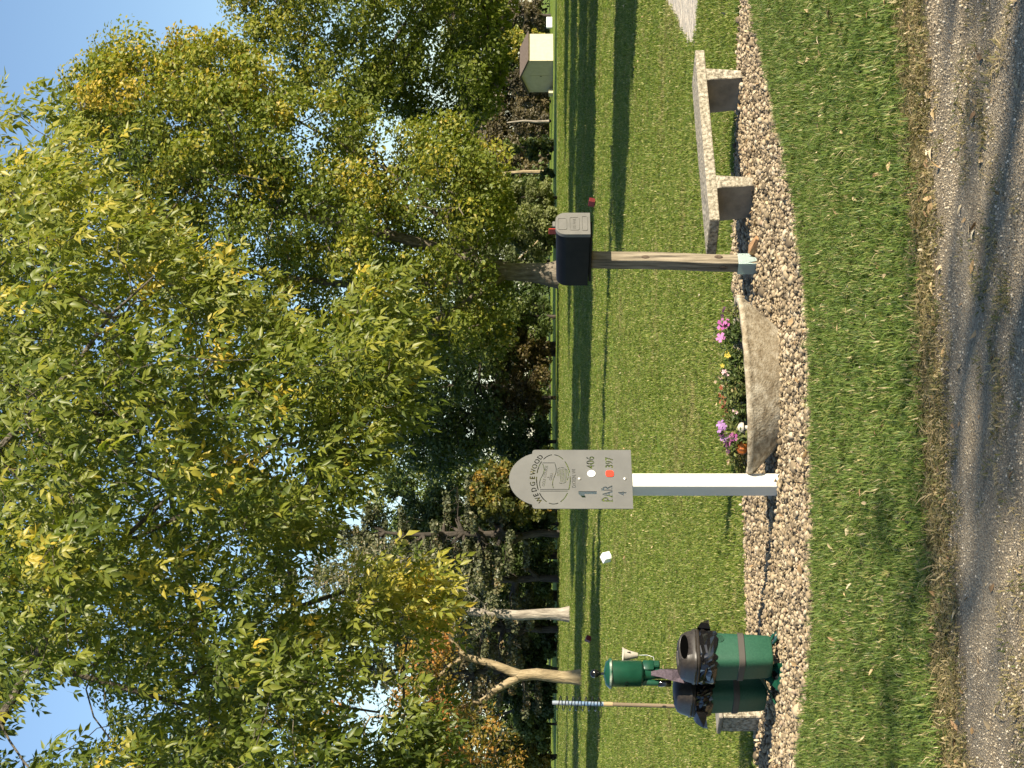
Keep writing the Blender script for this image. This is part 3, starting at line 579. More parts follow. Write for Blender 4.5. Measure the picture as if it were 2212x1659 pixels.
shrub('green_tree', 'dense green tree directly left of the young orange tree', 548, 1204, 124, 6.0, 11.0, 'deep', 90, 0.26, 77, 0.55, None, 'tree', 0.06)
shrub('green_tree', 'olive brown brushy tree between the pale and forked trunks', 262, 1202, 128, 6.0, 10.0, 'brush', 85, 0.26, 78, 0.55, None, 'tree', 0.06)
# ---- background trees closing the view
bgspec = [(-60, 176, 14, 9, 'spruce', 0.45), (70, 172, 12, 9, 'deep', 0.35), (190, 178, 13, 10, 'brush', 0.4), (330, 172, 17, 9, 'spruce', 0.5), (470, 178, 20, 10, 'deep', 0.5), (590, 170, 18, 10, 'deep', 0.55), (700, 176, 18, 9, 'deep', 0.45), (820, 172, 16, 9, 'deep', 0.45),
          (960, 176, 13, 9, 'deep', 0.38), (1090, 180, 12, 9, 'willow', 0.25), (1210, 184, 10, 9, 'deep', 0.42), (1320, 186, 9, 9, 'brush', 0.4), (1440, 188, 9.5, 9, 'brush', 0.35), (1560, 186, 11, 9, 'deep', 0.5), (1680, 182, 12, 10, 'brush', 0.4)]
bglab = ['grey-green background tree at the far left edge', 'dark background tree behind the coil pole', 'brown background tree behind the forked trunk', 'grey-green background tree behind the straight pale trunk', 'tall dark background tree left of the tee sign', 'dark background tree straight behind the tee sign', 'very dark background tree right of the tee sign', 'dark background tree behind the rust shrubs',
         'dark background tree behind the maple trunk', 'pale background tree right of the maple trunk', 'low background tree behind the mailbox flag', 'brown background tree behind the evergreen column', 'brown background tree left of the shed', 'green background tree behind the shed', 'brown background tree at the far right edge']
for k, ((U, D, h, w, lf, tnt), lb) in enumerate(zip(bgspec, bglab)):
    shrub('background_tree', lb, U, 1190, D, w, h, lf, 85, 0.42, 80 + k, tnt, 'trees closing the far side of the course', 'tree', 0.04)
# ---- half-bare spruces at the left
def spruce(label, U, D, h, w, seed, bare=0.35, lo_=0.12, tint=0.45):
    g = np.random.default_rng(seed); b_ = at(U, 1190, D); b_[2] = 0; rt = empty('spruce_tree', b_, 0, label, 'tree', 'half-bare spruces at the left')
    P = [np.zeros(3)]; par = [-1]; rm = [0.26]; C = []; tn = []
    for i in range(1, 15): P.append(np.array([g.normal(0, 0.05), g.normal(0, 0.05), h * i / 14])); par.append(len(P) - 2); rm.append(0.26 * (1 - 0.93 * i / 14))
    tr = list(range(15))
    for k in range(int(h * 6.5)):
        z = h * (lo_ + (1 - lo_) * g.random() ** 0.9); j = min(14, int(z / h * 14)); L = w * 0.5 * (1 - z / h) ** 0.75 * g.uniform(0.65, 1.15) + 0.25; a = g.uniform(0, 6.283); d = np.array([math.cos(a), math.sin(a), 0])
        prev = j; bz = z; isb = g.random() < bare * (1.3 - z / h)
        for s_ in (0.35, 0.7, 1.0):
            q = np.array([P[j][0], P[j][1], z]) + d * L * s_ + np.array([0, 0, -0.28 * L * s_ + 0.22 * L * s_ * s_]); P.append(q); par.append(prev); rm.append(0.035 * (1.15 - s_)); prev = len(P) - 1
            if isb:
                for _ in range(2):
                    P.append(q + g.normal(0, 0.28, 3) + [0, 0, -0.2]); par.append(prev); rm.append(0.012)
        if not isb:
            m_ = max(2, int(L * 4))
            for s_ in np.linspace(0.3, 1.0, m_): C.append(np.array([P[j][0], P[j][1], z]) + d * L * s_ + np.array([0, 0, -0.28 * L * s_ + 0.22 * L * s_ * s_ - 0.1])); tn.append(tint + g.normal(0, 0.1) + (0.35 if g.random() < 0.1 else 0))
    me, _ = tubes(np.array(P), np.array(par), np.array(rm), 0.01); link('trunk', me, M_bark_dark, rt)
    C = np.array(C); V, F, T = crown_leaves(C, np.full(len(C), 0.36), 26, 0.22, g, np.clip(tn, 0, 1), 0.1, 0.7, 0.3); link('needles', mesh_np('needles', V, F, T), LEAF['spruce'], rt)
spruce('tall grey-green spruce with bare lower boughs, nearest the tee sign', 505, 108, 16, 7.5, 201, 0.30, 0.2)
spruce('tall half-bare spruce left of the white tee marker', 408, 112, 18.5, 7.0, 202, 0.45, 0.12)
spruce('spruce with brown dead boughs behind the straight pale trunk', 300, 115, 16, 7.0, 203, 0.55, 0.12, 0.6)
spruce('grey spruce behind the forked trunk', 210, 118, 15, 7.0, 204, 0.5, 0.1, 0.5)
# ---- straight pale trunk
D5 = 80.0; b5 = at(332, 1232, D5); b5[2] = 0; g = np.random.default_rng(41)
T5 = [(270, 700), (360, 640), (460, 680), (490, 800), (460, 920), (420, 1030), (350, 1075), (290, 1050), (240, 920), (240, 780)]
cl5, uv5, _, _ = poly_clumps(95, T5, D5, 3.5, g)
tree('pale_trunk_tree', 'tree with a straight pale flaking trunk and thin crown at left', b5, [[(b5, 0.42), (b5 + [0, 0, 0.35], 0.31), (at(333, 1180, D5), 0.27), (at(330, 1120, D5), 0.24), (at(335, 1060, D5), 0.21), (at(340, 980, D5), 0.17), (at(355, 850, D5), 0.11), (at(365, 720, D5), 0.06)]], cl5, g.uniform(0.4, 0.8, len(cl5)), 80, 0.17, 'spruce', M_bark_pale, 42, np.clip(0.45 + g.normal(0, 0.12, len(cl5)), 0, 1), tip=0.014, cap_r=0.08)
# ---- forked tree with orange leaves
D6 = 60.0; b6 = at(196, 1259, D6); b6[2] = 0
T6a = [(40, 880), (150, 850), (270, 860), (340, 900), (330, 960), (290, 985), (235, 960), (180, 975), (120, 1020), (90, 1100), (20, 1120), (-60, 1060), (-80, 960)]
T6b = [(-100, 520), (40, 430), (180, 470), (320, 560), (420, 700), (430, 820), (360, 890), (240, 920), (80, 910), (-100, 860)]
cl6a, u6, _, _ = poly_clumps(80, T6a, D6 - 1, 2.6, g); cl6b, _, _, _ = poly_clumps(110, T6b, D6 + 1, 4.0, g)
t6 = [[(b6, 0.31), (b6 + [0, 0, 0.3], 0.25), (at(196, 1215, D6), 0.225), (at(203, 1160, D6), 0.21), (at(200, 1122, D6), 0.195)],
      [(at(202, 1122, D6), 0.17), (at(226, 1060, D6), 0.14), (at(240, 1004, D6), 0.12), (at(262, 985, D6), 0.10), (at(300, 945, D6), 0.08), (at(336, 911, D6), 0.06), (at(350, 780, D6), 0.035)],
      [(at(197, 1122, D6), 0.15), (at(172, 1075, D6), 0.12), (at(147, 1046, D6), 0.105), (at(134, 1004, D6), 0.085), (at(120, 950, D6), 0.06), (at(110, 800, D6), 0.035)],
      [(at(240, 1004, D6), 0.08), (at(225, 975, D6), 0.065), (at(200, 950, D6), 0.05), (at(190, 860, D6), 0.035), (at(220, 700, D6), 0.02)]]
cl6 = np.vstack([cl6a, cl6b]); tn6 = np.concatenate([0.58 + g.normal(0, 0.2, len(cl6a)), 0.22 + 0.4 * (g.random(len(cl6b)) < 0.14) + g.normal(0, 0.08, len(cl6b))])
tree('forked_tree', 'leaning forked tan trunk with orange and green leaves at left', b6, t6, cl6, g.uniform(0.35, 0.75, len(cl6)), 85, 0.14, 'orange', M_bark_tan, 43, np.clip(tn6, 0, 1), tip=0.009, cap_r=0.06)
# a leafless forked trunk and slender poles at the far side
def bare_tree(name, label, U, Vb, D, pts, barkm, seed):
    b_ = at(U, Vb, D); b_[2] = 0; rt = empty(name, b_, 0, label, 'tree'); ms = []
    for pl in pts: ms.append(tube([at(u, v, D) - b_ if i else np.array(at(u, v, D)) - b_ for i, (u, v, r) in enumerate(pl)], [r for _, _, r in pl], 7))
    link('trunk', join(ms), barkm, rt)
bare_tree('dead_tree', 'dark leafless trunk standing behind the coil pole', 140, 1192, 136, [[(140, 1194, 0.28), (138, 1160, 0.22), (130, 1125, 0.16), (118, 1090, 0.1), (108, 1050, 0.05)], [(130, 1125, 0.12), (160, 1090, 0.08), (172, 1060, 0.04)], [(138, 1150, 0.1), (150, 1118, 0.07), (166, 1100, 0.03)]], M_bark_dark, 1)
bare_tree('slender_tree', 'slender pale trunk standing left of the shed', 1397, 1184, 160, [[(1397, 1186, 0.13), (1396, 1160, 0.11), (1398, 1130, 0.09), (1394, 1095, 0.06)]], M_bark_pale, 2)
bare_tree('slender_tree', 'short stout tan trunk right of the maple', 1287, 1170, 150, [[(1287, 1196, 0.2), (1287, 1165, 0.17), (1288, 1130, 0.14), (1284, 1080, 0.1)]], M_bark_tan, 3)
bare_tree('bare_sapling', 'small leafless branching sapling above the mailbox', 1160, 1190, 124, [[(1168, 1196, 0.07), (1150, 1172, 0.06), (1128, 1152, 0.045), (1100, 1120, 0.03)], [(1150, 1172, 0.04), (1170, 1150, 0.03), (1190, 1120, 0.018)], [(1150, 1172, 0.04), (1150, 1140, 0.025), (1160, 1105, 0.015)]], M_bark_tan, 4)

# ---- tree behind the box elder, rooted outside the picture at left
D7 = 44.0; b7 = np.array([-14.2, D7, 0.0]); g = np.random.default_rng(91)
T7 = [(-350, -150), (950, -150), (1080, 60), (1020, 260), (840, 420), (760, 560), (650, 640), (520, 640), (430, 590), (330, 600), (200, 640), (40, 700), (-350, 760)]
cl7, uv7, _, _ = poly_clumps(330, T7, D7, 4.0, g); hk = np.ones(len(cl7), bool)
for hu, hv, hr in ((105, 135, 75), (60, 40, 60), (690, 545, 25), (450, 500, 28), (560, 330, 22)): hk &= ((uv7[:, 0] - hu) ** 2 + (uv7[:, 1] - hv) ** 2) > hr ** 2
cl7 = cl7[hk]
tree('ash_tree', 'dense small-leaved tree behind the overhanging box elder at upper left', b7, [[(b7, 0.5), (b7 + [0, 0, 3], 0.36), (b7 + [0.5, 0, 7], 0.28), (b7 + [1.5, 0, 11], 0.2)], [(b7 + [0.5, 0, 7], 0.18), (b7 + [5, 0, 9], 0.13), (b7 + [10, 0, 10], 0.08), (b7 + [13.5, 0, 10.5], 0.04)], [(b7 + [0, 0, 3.5], 0.15), (b7 + [4, 0, 6], 0.11), (b7 + [8, 0, 7.2], 0.07), (b7 + [11.5, 0, 7.6], 0.03)]], cl7, g.uniform(0.4, 0.85, len(cl7)), 110, 0.15, 'deep', M_bark_dark, 92, np.clip(0.5 + g.normal(0, 0.12, len(cl7)), 0, 1), tip=0.008, cap_r=0.07)
# ---- box elder overhanging the foreground
def leaflet(L, wd, fold, droop, g, simple=False):
    if simple:
        z = -droop * L; k = g.uniform(0.32, 0.46); w = wd * 0.48; V = [(0, 0, 0), (k * L, 0, z * k * k), (L, 0, z), (k * L, w, z * k * k + fold * w), (k * L, -w, z * k * k + fold * w)]
        return np.array(V), np.array([(0, 1, 3), (3, 1, 2), (0, 4, 1), (4, 2, 1)])
    s = np.array([0, 0.30, 0.64, 1.0]); w = np.array([0, 0.5, 0.36, 0]) * wd; z = -droop * L * s ** 2; V = [(x * L, 0, zz) for x, zz in zip(s, z)]
    V += [(s[1] * L * g.uniform(0.9, 1.1), w[1], z[1] + fold * w[1]), (s[2] * L, w[2] * g.uniform(0.8, 1.15), z[2] + fold * w[2]), (s[1] * L * g.uniform(0.9, 1.1), -w[1], z[1] + fold * w[1]), (s[2] * L, -w[2] * g.uniform(0.8, 1.15), z[2] + fold * w[2])]
    F = [(0, 1, 4), (4, 1, 2), (4, 2, 5), (5, 2, 3), (0, 6, 1), (6, 2, 1), (6, 7, 2), (7, 3, 2)]
    return np.array(V), np.array(F)
def compound(seed, simple=False):
    g = np.random.default_rng(seed); V = []; F = []; k = 0; nl = int(g.choice([3, 5, 5, 5])); L0 = 0.074; rl = 0.050 + 0.035 * (nl == 5)
    at_s = [(1.0, 0.0, 1.0)] + [(0.62, a, 0.9) for a in (0.85, -0.85)] + ([(0.22, a, 0.75) for a in (1.0, -1.0)] if nl == 5 else [])
    for s_, a, sc_ in at_s:
        v, f = leaflet(L0 * sc_ * g.uniform(0.85, 1.15), 0.031 * sc_ * g.uniform(0.85, 1.2), g.uniform(0.15, 0.75), g.uniform(0.0, 0.45), g, simple); a2 = a + g.normal(0, 0.15); tw = g.normal(0, 0.35)
        M = Matrix.Rotation(a2, 3, 'Z') @ Matrix.Rotation(g.uniform(-0.1, 0.6), 3, 'Y') @ Matrix.Rotation(tw, 3, 'X'); v = v @ np.array(M).T + np.array([0.03 + rl * s_, 0, -0.15 * rl * s_ * s_]); V.append(v); F.append(f + k); k += len(v)
    st = np.array([(0, 0, 0), (0.03 + rl, 0.0014, -0.15 * rl), (0.03 + rl, -0.0014, -0.15 * rl)]); V.append(st); F.append(np.array([(0, 1, 2)]) + k)
    return np.vstack(V), np.vstack(F)
COMP = [compound(500 + i) for i in range(12)]; COMPS = [compound(520 + i, True) for i in range(12)]
EL = [(1430, -60), (1445, 20), (1415, 60), (1430, 95), (1395, 140), (1330, 165), (1345, 220), (1270, 250), (1200, 330), (1130, 400), (1080, 440), (1115, 500), (1060, 540), (1010, 520), (985, 600), (930, 660), (985, 720), (1120, 815), (1100, 850), (1060, 885), (1000, 880), (920, 905), (830, 905), (740, 890), (655, 830), (560, 775), (490, 735),
      (470, 690), (440, 640), (380, 640), (330, 700), (430, 780), (455, 850), (440, 940), (400, 985), (330, 995), (275, 940), (250, 880), (190, 900), (120, 950), (40, 975), (-150, 960), (-400, 700), (-400, -150), (600, -250), (1300, -180)]
g = np.random.default_rng(61); DE = 9.4
clE, uvE, ddE, dsE = poly_clumps(2050, EL, DE, 2.0, g)
Dn = np.minimum(clE[:, 1], 9.9 - 1.2 * np.clip((uvE[:, 1] - 350) / 400, 0, 1) + 0.25 * ddE); clE = np.array([at(u, v, dn) for (u, v), dn in zip(uvE, Dn)])
HOLES = [(1350, 25, 60), (105, 135, 105), (195, 820, 60), (330, 640, 40), (120, 760, 70), (690, 545, 55), (450, 500, 55), (60, 40, 80), (560, 330, 28), (150, 300, 40), (1240, 290, 25), (1050, 470, 25), (300, 480, 32), (30, 600, 40), (380, 350, 25)]
keep = np.ones(len(uvE), bool)
for hu, hv, hr in HOLES: keep &= ((uvE[:, 0] - hu) ** 2 + (uvE[:, 1] - hv) ** 2) > hr ** 2
left = np.clip((450 - uvE[:, 0]) / 500, 0, 1); keep &= g.random(len(uvE)) > 0.22 * left
keep &= (dsE > 34) | (g.random(len(uvE)) < 0.25)
clE, uvE = clE[keep], uvE[keep]
bE = np.array([-5.8, 11.6, 0.0])
def q(U, V, D, r): return (at(U, V, D), r)
limbs = [[(bE, 0.30), (bE + [0, 0, 0.5], 0.24), (bE + [0.1, -0.1, 2.5], 0.21), (bE + [0.4, -0.2, 4.2], 0.19)],
         [(bE + [0.4, -0.2, 4.2], 0.13), (bE + [2.0, -0.5, 5.8], 0.09), (np.array([-1.7, 10.4, 6.0]), 0.055), (np.array([-0.8, 10.1, 5.3]), 0.034), q(692, 0, 8.10, 0.0150), q(790, 90, 8.10, 0.0130), q(880, 170, 8.10, 0.0109), q(977, 238, 8.10, 0.0075), q(1060, 330, 8.10, 0.0041)],
         [(bE + [0.4, -0.2, 4.2], 0.12), (bE + [1.6, -0.6, 5.0], 0.08), (np.array([-2.5, 10.5, 5.0]), 0.05), q(100, 0, 9.00, 0.0255), q(230, 70, 9.00, 0.0203), q(330, 130, 9.00, 0.0173), q(470, 240, 9.00, 0.0135), q(600, 380, 9.00, 0.0097), q(690, 560, 9.00, 0.0060), q(720, 740, 9.00, 0.0037)],
         [(bE + [0.1, -0.1, 2.5], 0.09), (bE + [1.5, -0.5, 3.6], 0.06), q(-120, 380, 9.90, 0.036), q(60, 470, 9.80, 0.026), q(200, 560, 9.70, 0.02), q(350, 650, 9.60, 0.014), q(400, 800, 9.50, 0.008), q(395, 900, 9.40, 0.005)],
         [(bE + [2.0, -0.5, 5.8], 0.06), (np.array([-0.6, 10.2, 6.6]), 0.045), (np.array([0.45, 10.0, 5.8]), 0.03), q(1140, -20, 9.20, 0.018), q(1200, 80, 9.20, 0.013), q(1290, 160, 9.20, 0.008)],
         [q(470, 240, 9.40, 0.014), q(560, 420, 9.60, 0.012), q(700, 600, 9.60, 0.010), q(830, 700, 9.60, 0.008), q(1000, 780, 9.50, 0.005)],
         [q(230, 70, 9.60, 0.02), q(180, 240, 9.80, 0.015), q(130, 420, 9.90, 0.012), q(150, 620, 9.90, 0.009), q(120, 820, 9.80, 0.006)],
         [q(790, 90, 9.10, 0.011), q(760, 230, 9.40, 0.009), q(800, 400, 9.60, 0.007), q(880, 560, 9.60, 0.005)]]
elder = empty('box_elder_tree', bE, 0, 'box elder with drooping yellow-green leaves overhanging the foreground from upper left', 'tree')
P, par, rm = skeleton(limbs, clE, g, 0.10, 0.1); me, rr = tubes(P - bE, par, rm, 0.0016, 2.3, 7, cap_r=0.007); 
M_elbark = bark('bark_box_elder', [(0.3, (0.035, 0.03, 0.024)), (0.5, (0.11, 0.095, 0.072)), (0.75, (0.27, 0.23, 0.17))], 30, (1, 1, 1), 0.6)
link('trunk', me, M_elbark, elder)
# leaves: sprays around every twig end, tips hanging down and blown a little to the right
per = 15; nE = len(clE) * per; cen = np.repeat(clE, per, 0); par_dir = np.repeat(np.array([0.45, -0.15, -0.75])[None], nE, 0)
d = g.normal(size=(nE, 3)); d /= np.linalg.norm(d, axis=1)[:, None]
off = d * (0.12 * g.random(nE) ** 0.5)[:, None]; pos = cen + off; axis = d * 0.6 + par_dir * 1.05 + g.normal(0, 0.25, (nE, 3)); axis /= np.linalg.norm(axis, axis=1)[:, None]
nrm = np.array([0.35, -0.45, 0.6]) + g.normal(0, 0.55, (nE, 3)); nrm -= axis * np.sum(nrm * axis, 1)[:, None]; nrm /= np.linalg.norm(nrm, axis=1)[:, None]; bit = np.cross(nrm, axis)
RM = np.stack([axis, bit, nrm], 2); scl = g.uniform(0.48, 0.90, nE)
uvl = np.repeat(uvE, per, 0); yellow = np.repeat((g.random(len(clE)) < 0.055) * 0.42, per) + 0.36 * np.exp(-(((uvl[:, 0] - 360) / 95) ** 2 + ((uvl[:, 1] - 885) / 115) ** 2)) + 0.16 * np.clip((uvl[:, 0] - 800) / 500, 0, 1) - 0.10 * np.clip((350 - uvl[:, 0]) / 350, 0, 1)
tE = np.clip(0.41 + yellow + np.repeat(g.normal(0, 0.07, len(clE)), per) + g.normal(0, 0.09, nE), 0, 1)
var = g.integers(0, len(COMP), nE)
vis = (uvl[:, 0] > 20) & (uvl[:, 0] < 1640) & (uvl[:, 1] > 20) & (uvl[:, 1] < 1000); front = np.argsort(np.where(vis, pos[:, 1] - 0.6 * scl, 99))[:300]
sel = np.zeros(nE, bool); sel[front] = True
Vs, Fs, Ts, kk = [], [], [], 0
for vi, (cv, cf) in enumerate(COMPS):
    ii = np.where((var == vi) & ~sel)[0]
    if not len(ii): continue
    X = np.einsum('nij,kj->nki', RM[ii], cv) * scl[ii][:, None, None] + (pos[ii] - bE)[:, None, :]; Vs.append(X.reshape(-1, 3))
    Fs.append((cf[None] + (np.arange(len(ii)) * len(cv))[:, None, None]).reshape(-1, 3) + kk); Ts.append(np.repeat(tE[ii], len(cf))); kk += len(ii) * len(cv)
cr = link('crown', mesh_np('crown', np.vstack(Vs), np.vstack(Fs), np.concatenate(Ts)), LEAF['elder'], elder); tag(cr, None, None, None, 'stuff')
LV = [[mesh_np('leaf', cv, cf, np.full(len(cf), tt)) for tt in (0.38, 0.48, 0.60, 0.80)] for cv, cf in COMP]
for row in LV:
    for m_ in row: m_.materials.append(LEAF['elder'])
for i in front:
    tt = int(np.argmin(np.abs(np.array([0.38, 0.48, 0.60, 0.80]) - tE[i]))); o = link('leaf', LV[var[i]][tt], None, elder)
    M = Matrix(RM[i].tolist()).to_4x4(); o.matrix_basis = Matrix.Translation(v3(pos[i] - bE)) @ M @ Matrix.Scale(float(scl[i]), 4)
# ---- trees outside the picture on the right whose shade falls across the course
def shade_tree(label, x, y, h, w, seed, per=95, size=0.62, n=140, lo_=0.16):
    g = np.random.default_rng(seed); b_ = np.array([x, y, 0.0]); z = g.uniform(lo_, 1, n); wd = np.sqrt(np.clip(1 - ((z - 0.62) / 0.42) ** 2, 0.04, 1)); a = g.uniform(0, 6.283, n); r_ = np.sqrt(g.random(n)) * wd * w * 0.45
    c = np.stack([x + r_ * np.cos(a), y + r_ * np.sin(a), z * h * 0.95], 1)
    tree('shade_tree', label, b_, [[(b_, 0.035 * h), (b_ + [0, 0, h * 0.3], 0.026 * h), (b_ + [0.2, 0, h * 0.6], 0.014 * h), (b_ + [0, 0, h * 0.85], 0.006 * h)]], c, g.uniform(0.8, 1.2, n) * w * 0.13, per, size, 'maple', M_bark_mid, seed, group='trees outside the picture on the right', tip=0.02, cap_r=0.15)
SHADE = [(12.4, 29.3, 22, 6.5, 0.62), (18.5, 39.5, 20, 10), (26.0, 45.0, 18, 11), (22.0, 17.5, 13, 7.5), (36, 53, 19, 12), (14.8, 44.5, 22, 8.5), (21.5, 50.0, 20, 10), (30.5, 57.0, 19, 11), (40.0, 66.0, 19, 12)]
SHL = ['maple standing just right of the picture beyond the bunker', 'second maple in the front row right of the picture', 'third maple in the front row right of the picture', 'small maple by the bunker right of the picture', 'last maple in the front row right of the picture', 'first maple in the back row right of the picture', 'second maple in the back row right of the picture', 'third maple in the back row right of the picture', 'last maple in the back row right of the picture']
for k, (s_, lb) in enumerate(zip(SHADE, SHL)): shade_tree(lb, *s_[:4], 700 + k, lo_=s_[4] if len(s_) > 4 else 0.16)
shade_tree('maple behind the photographer on the right', 13.0, -4.9, 10.5, 6.5, 720, 46, 0.24, 18, 0.42)

# ================================================================== OBJECTS
M_white = noisy('white_vinyl', [(0.3, (0.72, 0.71, 0.66)), (0.7, (0.80, 0.79, 0.75))], 3, 0.4, 0.05, 8, (2, 2, 0.5), spec=0.5, extra=((0.52, 0.50, 0.43), 2.4, 0.35))
M_steel = noisy('brushed_steel', [(0.3, (0.112, 0.112, 0.108)), (0.7, (0.148, 0.147, 0.141))], 4, 0.6, 0.05, 6, (1, 1, 1), metal=0.1, spec=0.3)
M_bolt = plain('bolt_chrome', (0.8, 0.78, 0.74), 0.25, 0.6)
M_whitep = plain('white_paint', (0.85, 0.85, 0.84), 0.4)
M_redp = plain('red_paint', (0.80, 0.045, 0.02), 0.35)
M_conc = noisy('exposed_aggregate_concrete', [(0.34, (0.10, 0.085, 0.06)), (0.46, (0.25, 0.218, 0.16)), (0.55, (0.39, 0.345, 0.262)), (0.68, (0.52, 0.47, 0.375))], 34, 0.9, 1.0, 4, bscale=40, bdist=0.02, extra=((0.26, 0.22, 0.15), 3.0, 0.35))
M_conc2 = noisy('smooth_concrete', [(0.3, (0.17, 0.15, 0.12)), (0.55, (0.27, 0.24, 0.195)), (0.8, (0.36, 0.32, 0.26))], 7, 0.9, 0.5, 8, bscale=40, bdist=0.01)
M_plant_c = noisy('stained_concrete', [(0.32, (0.17, 0.138, 0.095)), (0.44, (0.32, 0.27, 0.195)), (0.54, (0.46, 0.405, 0.305)), (0.68, (0.62, 0.565, 0.455))], 24, 0.92, 0.7, 9, (1, 1, 1), bscale=70, bdist=0.008, extra=((0.20, 0.145, 0.075), 2.6, 0.5))
M_wood = noisy('weathered_wood', [(0.34, (0.055, 0.045, 0.031)), (0.48, (0.175, 0.143, 0.098)), (0.64, (0.315, 0.265, 0.19))], 7, 0.85, 0.5, 8, (5, 5, 0.35), bscale=20, bdist=0.006)
M_knot = noisy('knot_wood', [(0.3, (0.045, 0.032, 0.022)), (0.7, (0.12, 0.085, 0.055))], 40, 0.8, 0.4)
M_sleeve = noisy('pale_green_vinyl', [(0.3, (0.52, 0.64, 0.60)), (0.7, (0.60, 0.71, 0.67))], 6, 0.5, 0.1)
M_black = noisy('black_plastic', [(0.35, (0.005, 0.005, 0.005)), (0.7, (0.014, 0.013, 0.012))], 9, 0.5, 0.15, 7, spec=0.15, bscale=60, bdist=0.002)
M_door = noisy('grey_plastic', [(0.3, (0.125, 0.12, 0.108)), (0.7, (0.16, 0.153, 0.138))], 12, 0.55, 0.1)
M_flag = plain('red_plastic', (0.45, 0.05, 0.03), 0.5)
M_green = noisy('green_plastic', [(0.3, (0.014, 0.066, 0.038)), (0.7, (0.026, 0.095, 0.056))], 90, 0.5, 0.15, 3, spec=0.4, bdist=0.002)
M_greenp = noisy('green_enamel', [(0.3, (0.006, 0.045, 0.026)), (0.62, (0.010, 0.065, 0.037)), (0.8, (0.07, 0.14, 0.10))], 9, 0.25, 0.08, 7, spec=0.5)
M_lid = noisy('dark_brown_plastic', [(0.3, (0.022, 0.018, 0.015)), (0.7, (0.042, 0.035, 0.029))], 60, 0.42, 0.2, 4, spec=0.45, bdist=0.002)
M_slotdark = plain('painted_slot_dark', (0.0015, 0.0015, 0.0015), 0.9, 0, 0.0)  # near-black that paints in the darkness of the hollow, bag-lined bin
M_strap = plain('brown_strap', (0.065, 0.056, 0.047), 0.7)
M_bag = plain('black_bag_film', (0.006, 0.006, 0.007), 0.16, 0, 0.6)
M_knobm = plain('black_gloss', (0.008, 0.008, 0.008), 0.12, 0, 0.6)
M_towel = noisy('mauve_cloth', [(0.3, (0.06, 0.045, 0.055)), (0.7, (0.13, 0.10, 0.125))], 60, 0.95, 0.5)
M_cream = plain('cream_plastic', (0.50, 0.46, 0.39), 0.6)

# ---- lettering as outlines (kept as geometry: real cut-outs and relief)
def text_loops(body, size, bold=0.0):
    cu = bpy.data.curves.new('txt', 'FONT'); cu.body = body; cu.size = size; cu.align_x = 'CENTER'; cu.offset = bold; cu.resolution_u = 3
    o = bpy.data.objects.new('txt', cu); COL.objects.link(o)
    for x in bpy.context.view_layer.objects: x.select_set(False)
    o.select_set(True); bpy.context.view_layer.objects.active = o; bpy.ops.object.convert(target='CURVE'); loops = []
    for s_ in o.data.splines:
        if s_.type == 'BEZIER':
            bp_ = s_.bezier_points; pts = []
            for i in range(len(bp_)):
                a, b_ = bp_[i], bp_[(i + 1) % len(bp_)]; p0, p1, p2, p3 = (np.array(z[:2]) for z in (a.co, a.handle_right, b_.handle_left, b_.co))
                st = np.linalg.norm(p1 - p0) + np.linalg.norm(p3 - p2); k = 1 if (abs(np.cross(p3 - p0, p1 - p0)) < 1e-9 and abs(np.cross(p3 - p0, p2 - p0)) < 1e-9) else 3
                for t_ in np.linspace(0, 1, k, endpoint=False): pts.append((1 - t_) ** 3 * p0 + 3 * (1 - t_) ** 2 * t_ * p1 + 3 * (1 - t_) * t_ * t_ * p2 + t_ ** 3 * p3)
        else: pts = [np.array(p.co[:2]) for p in s_.points]
        loops.append(np.array(pts))
    bpy.data.objects.remove(o); return loops
def xf(loops, dx, dy, rot=0.0, sxx=1.0, shear=0.0):
    c, s_ = math.cos(rot), math.sin(rot); return [np.stack([dx + c * (l[:, 0] + shear * l[:, 1]) * sxx - s_ * l[:, 1], dy + s_ * (l[:, 0] + shear * l[:, 1]) * sxx + c * l[:, 1]], 1) for l in loops]
def band(pts, w, closed=False):
    p = np.asarray(pts, float); t_ = np.gradient(p, axis=0); t_ /= np.linalg.norm(t_, axis=1)[:, None] + 1e-12; nn_ = np.stack([-t_[:, 1], t_[:, 0]], 1) * w / 2; return np.vstack([p + nn_, (p - nn_)[::-1]])
def fill(loops, ext):
    cu = bpy.data.curves.new('plate', 'CURVE'); cu.dimensions = '2D'; cu.fill_mode = 'BOTH'; cu.extrude = ext
    for l in loops:
        s_ = cu.splines.new('POLY'); s_.points.add(len(l) - 1); s_.use_cyclic_u = True
        for k, p in enumerate(l): s_.points[k].co = (float(p[0]), float(p[1]), 0, 1)
    o = bpy.data.objects.new('plate', cu); COL.objects.link(o); dg = bpy.context.evaluated_depsgraph_get(); me = bpy.data.meshes.new_from_object(o.evaluated_get(dg)); bpy.data.objects.remove(o); me.materials.clear(); return me
UPR = Matrix.Rotation(math.pi / 2, 4, 'X')          # plate drawn in xy -> stands in xz, front towards -y
YAW = R(40)                                         # everything on the bed faces the same way, 40 degrees right of the camera

class Grp(list):
    grow = 0
def heavy(l, k=1):
    o_ = Grp(l); o_.grow = k; return o_
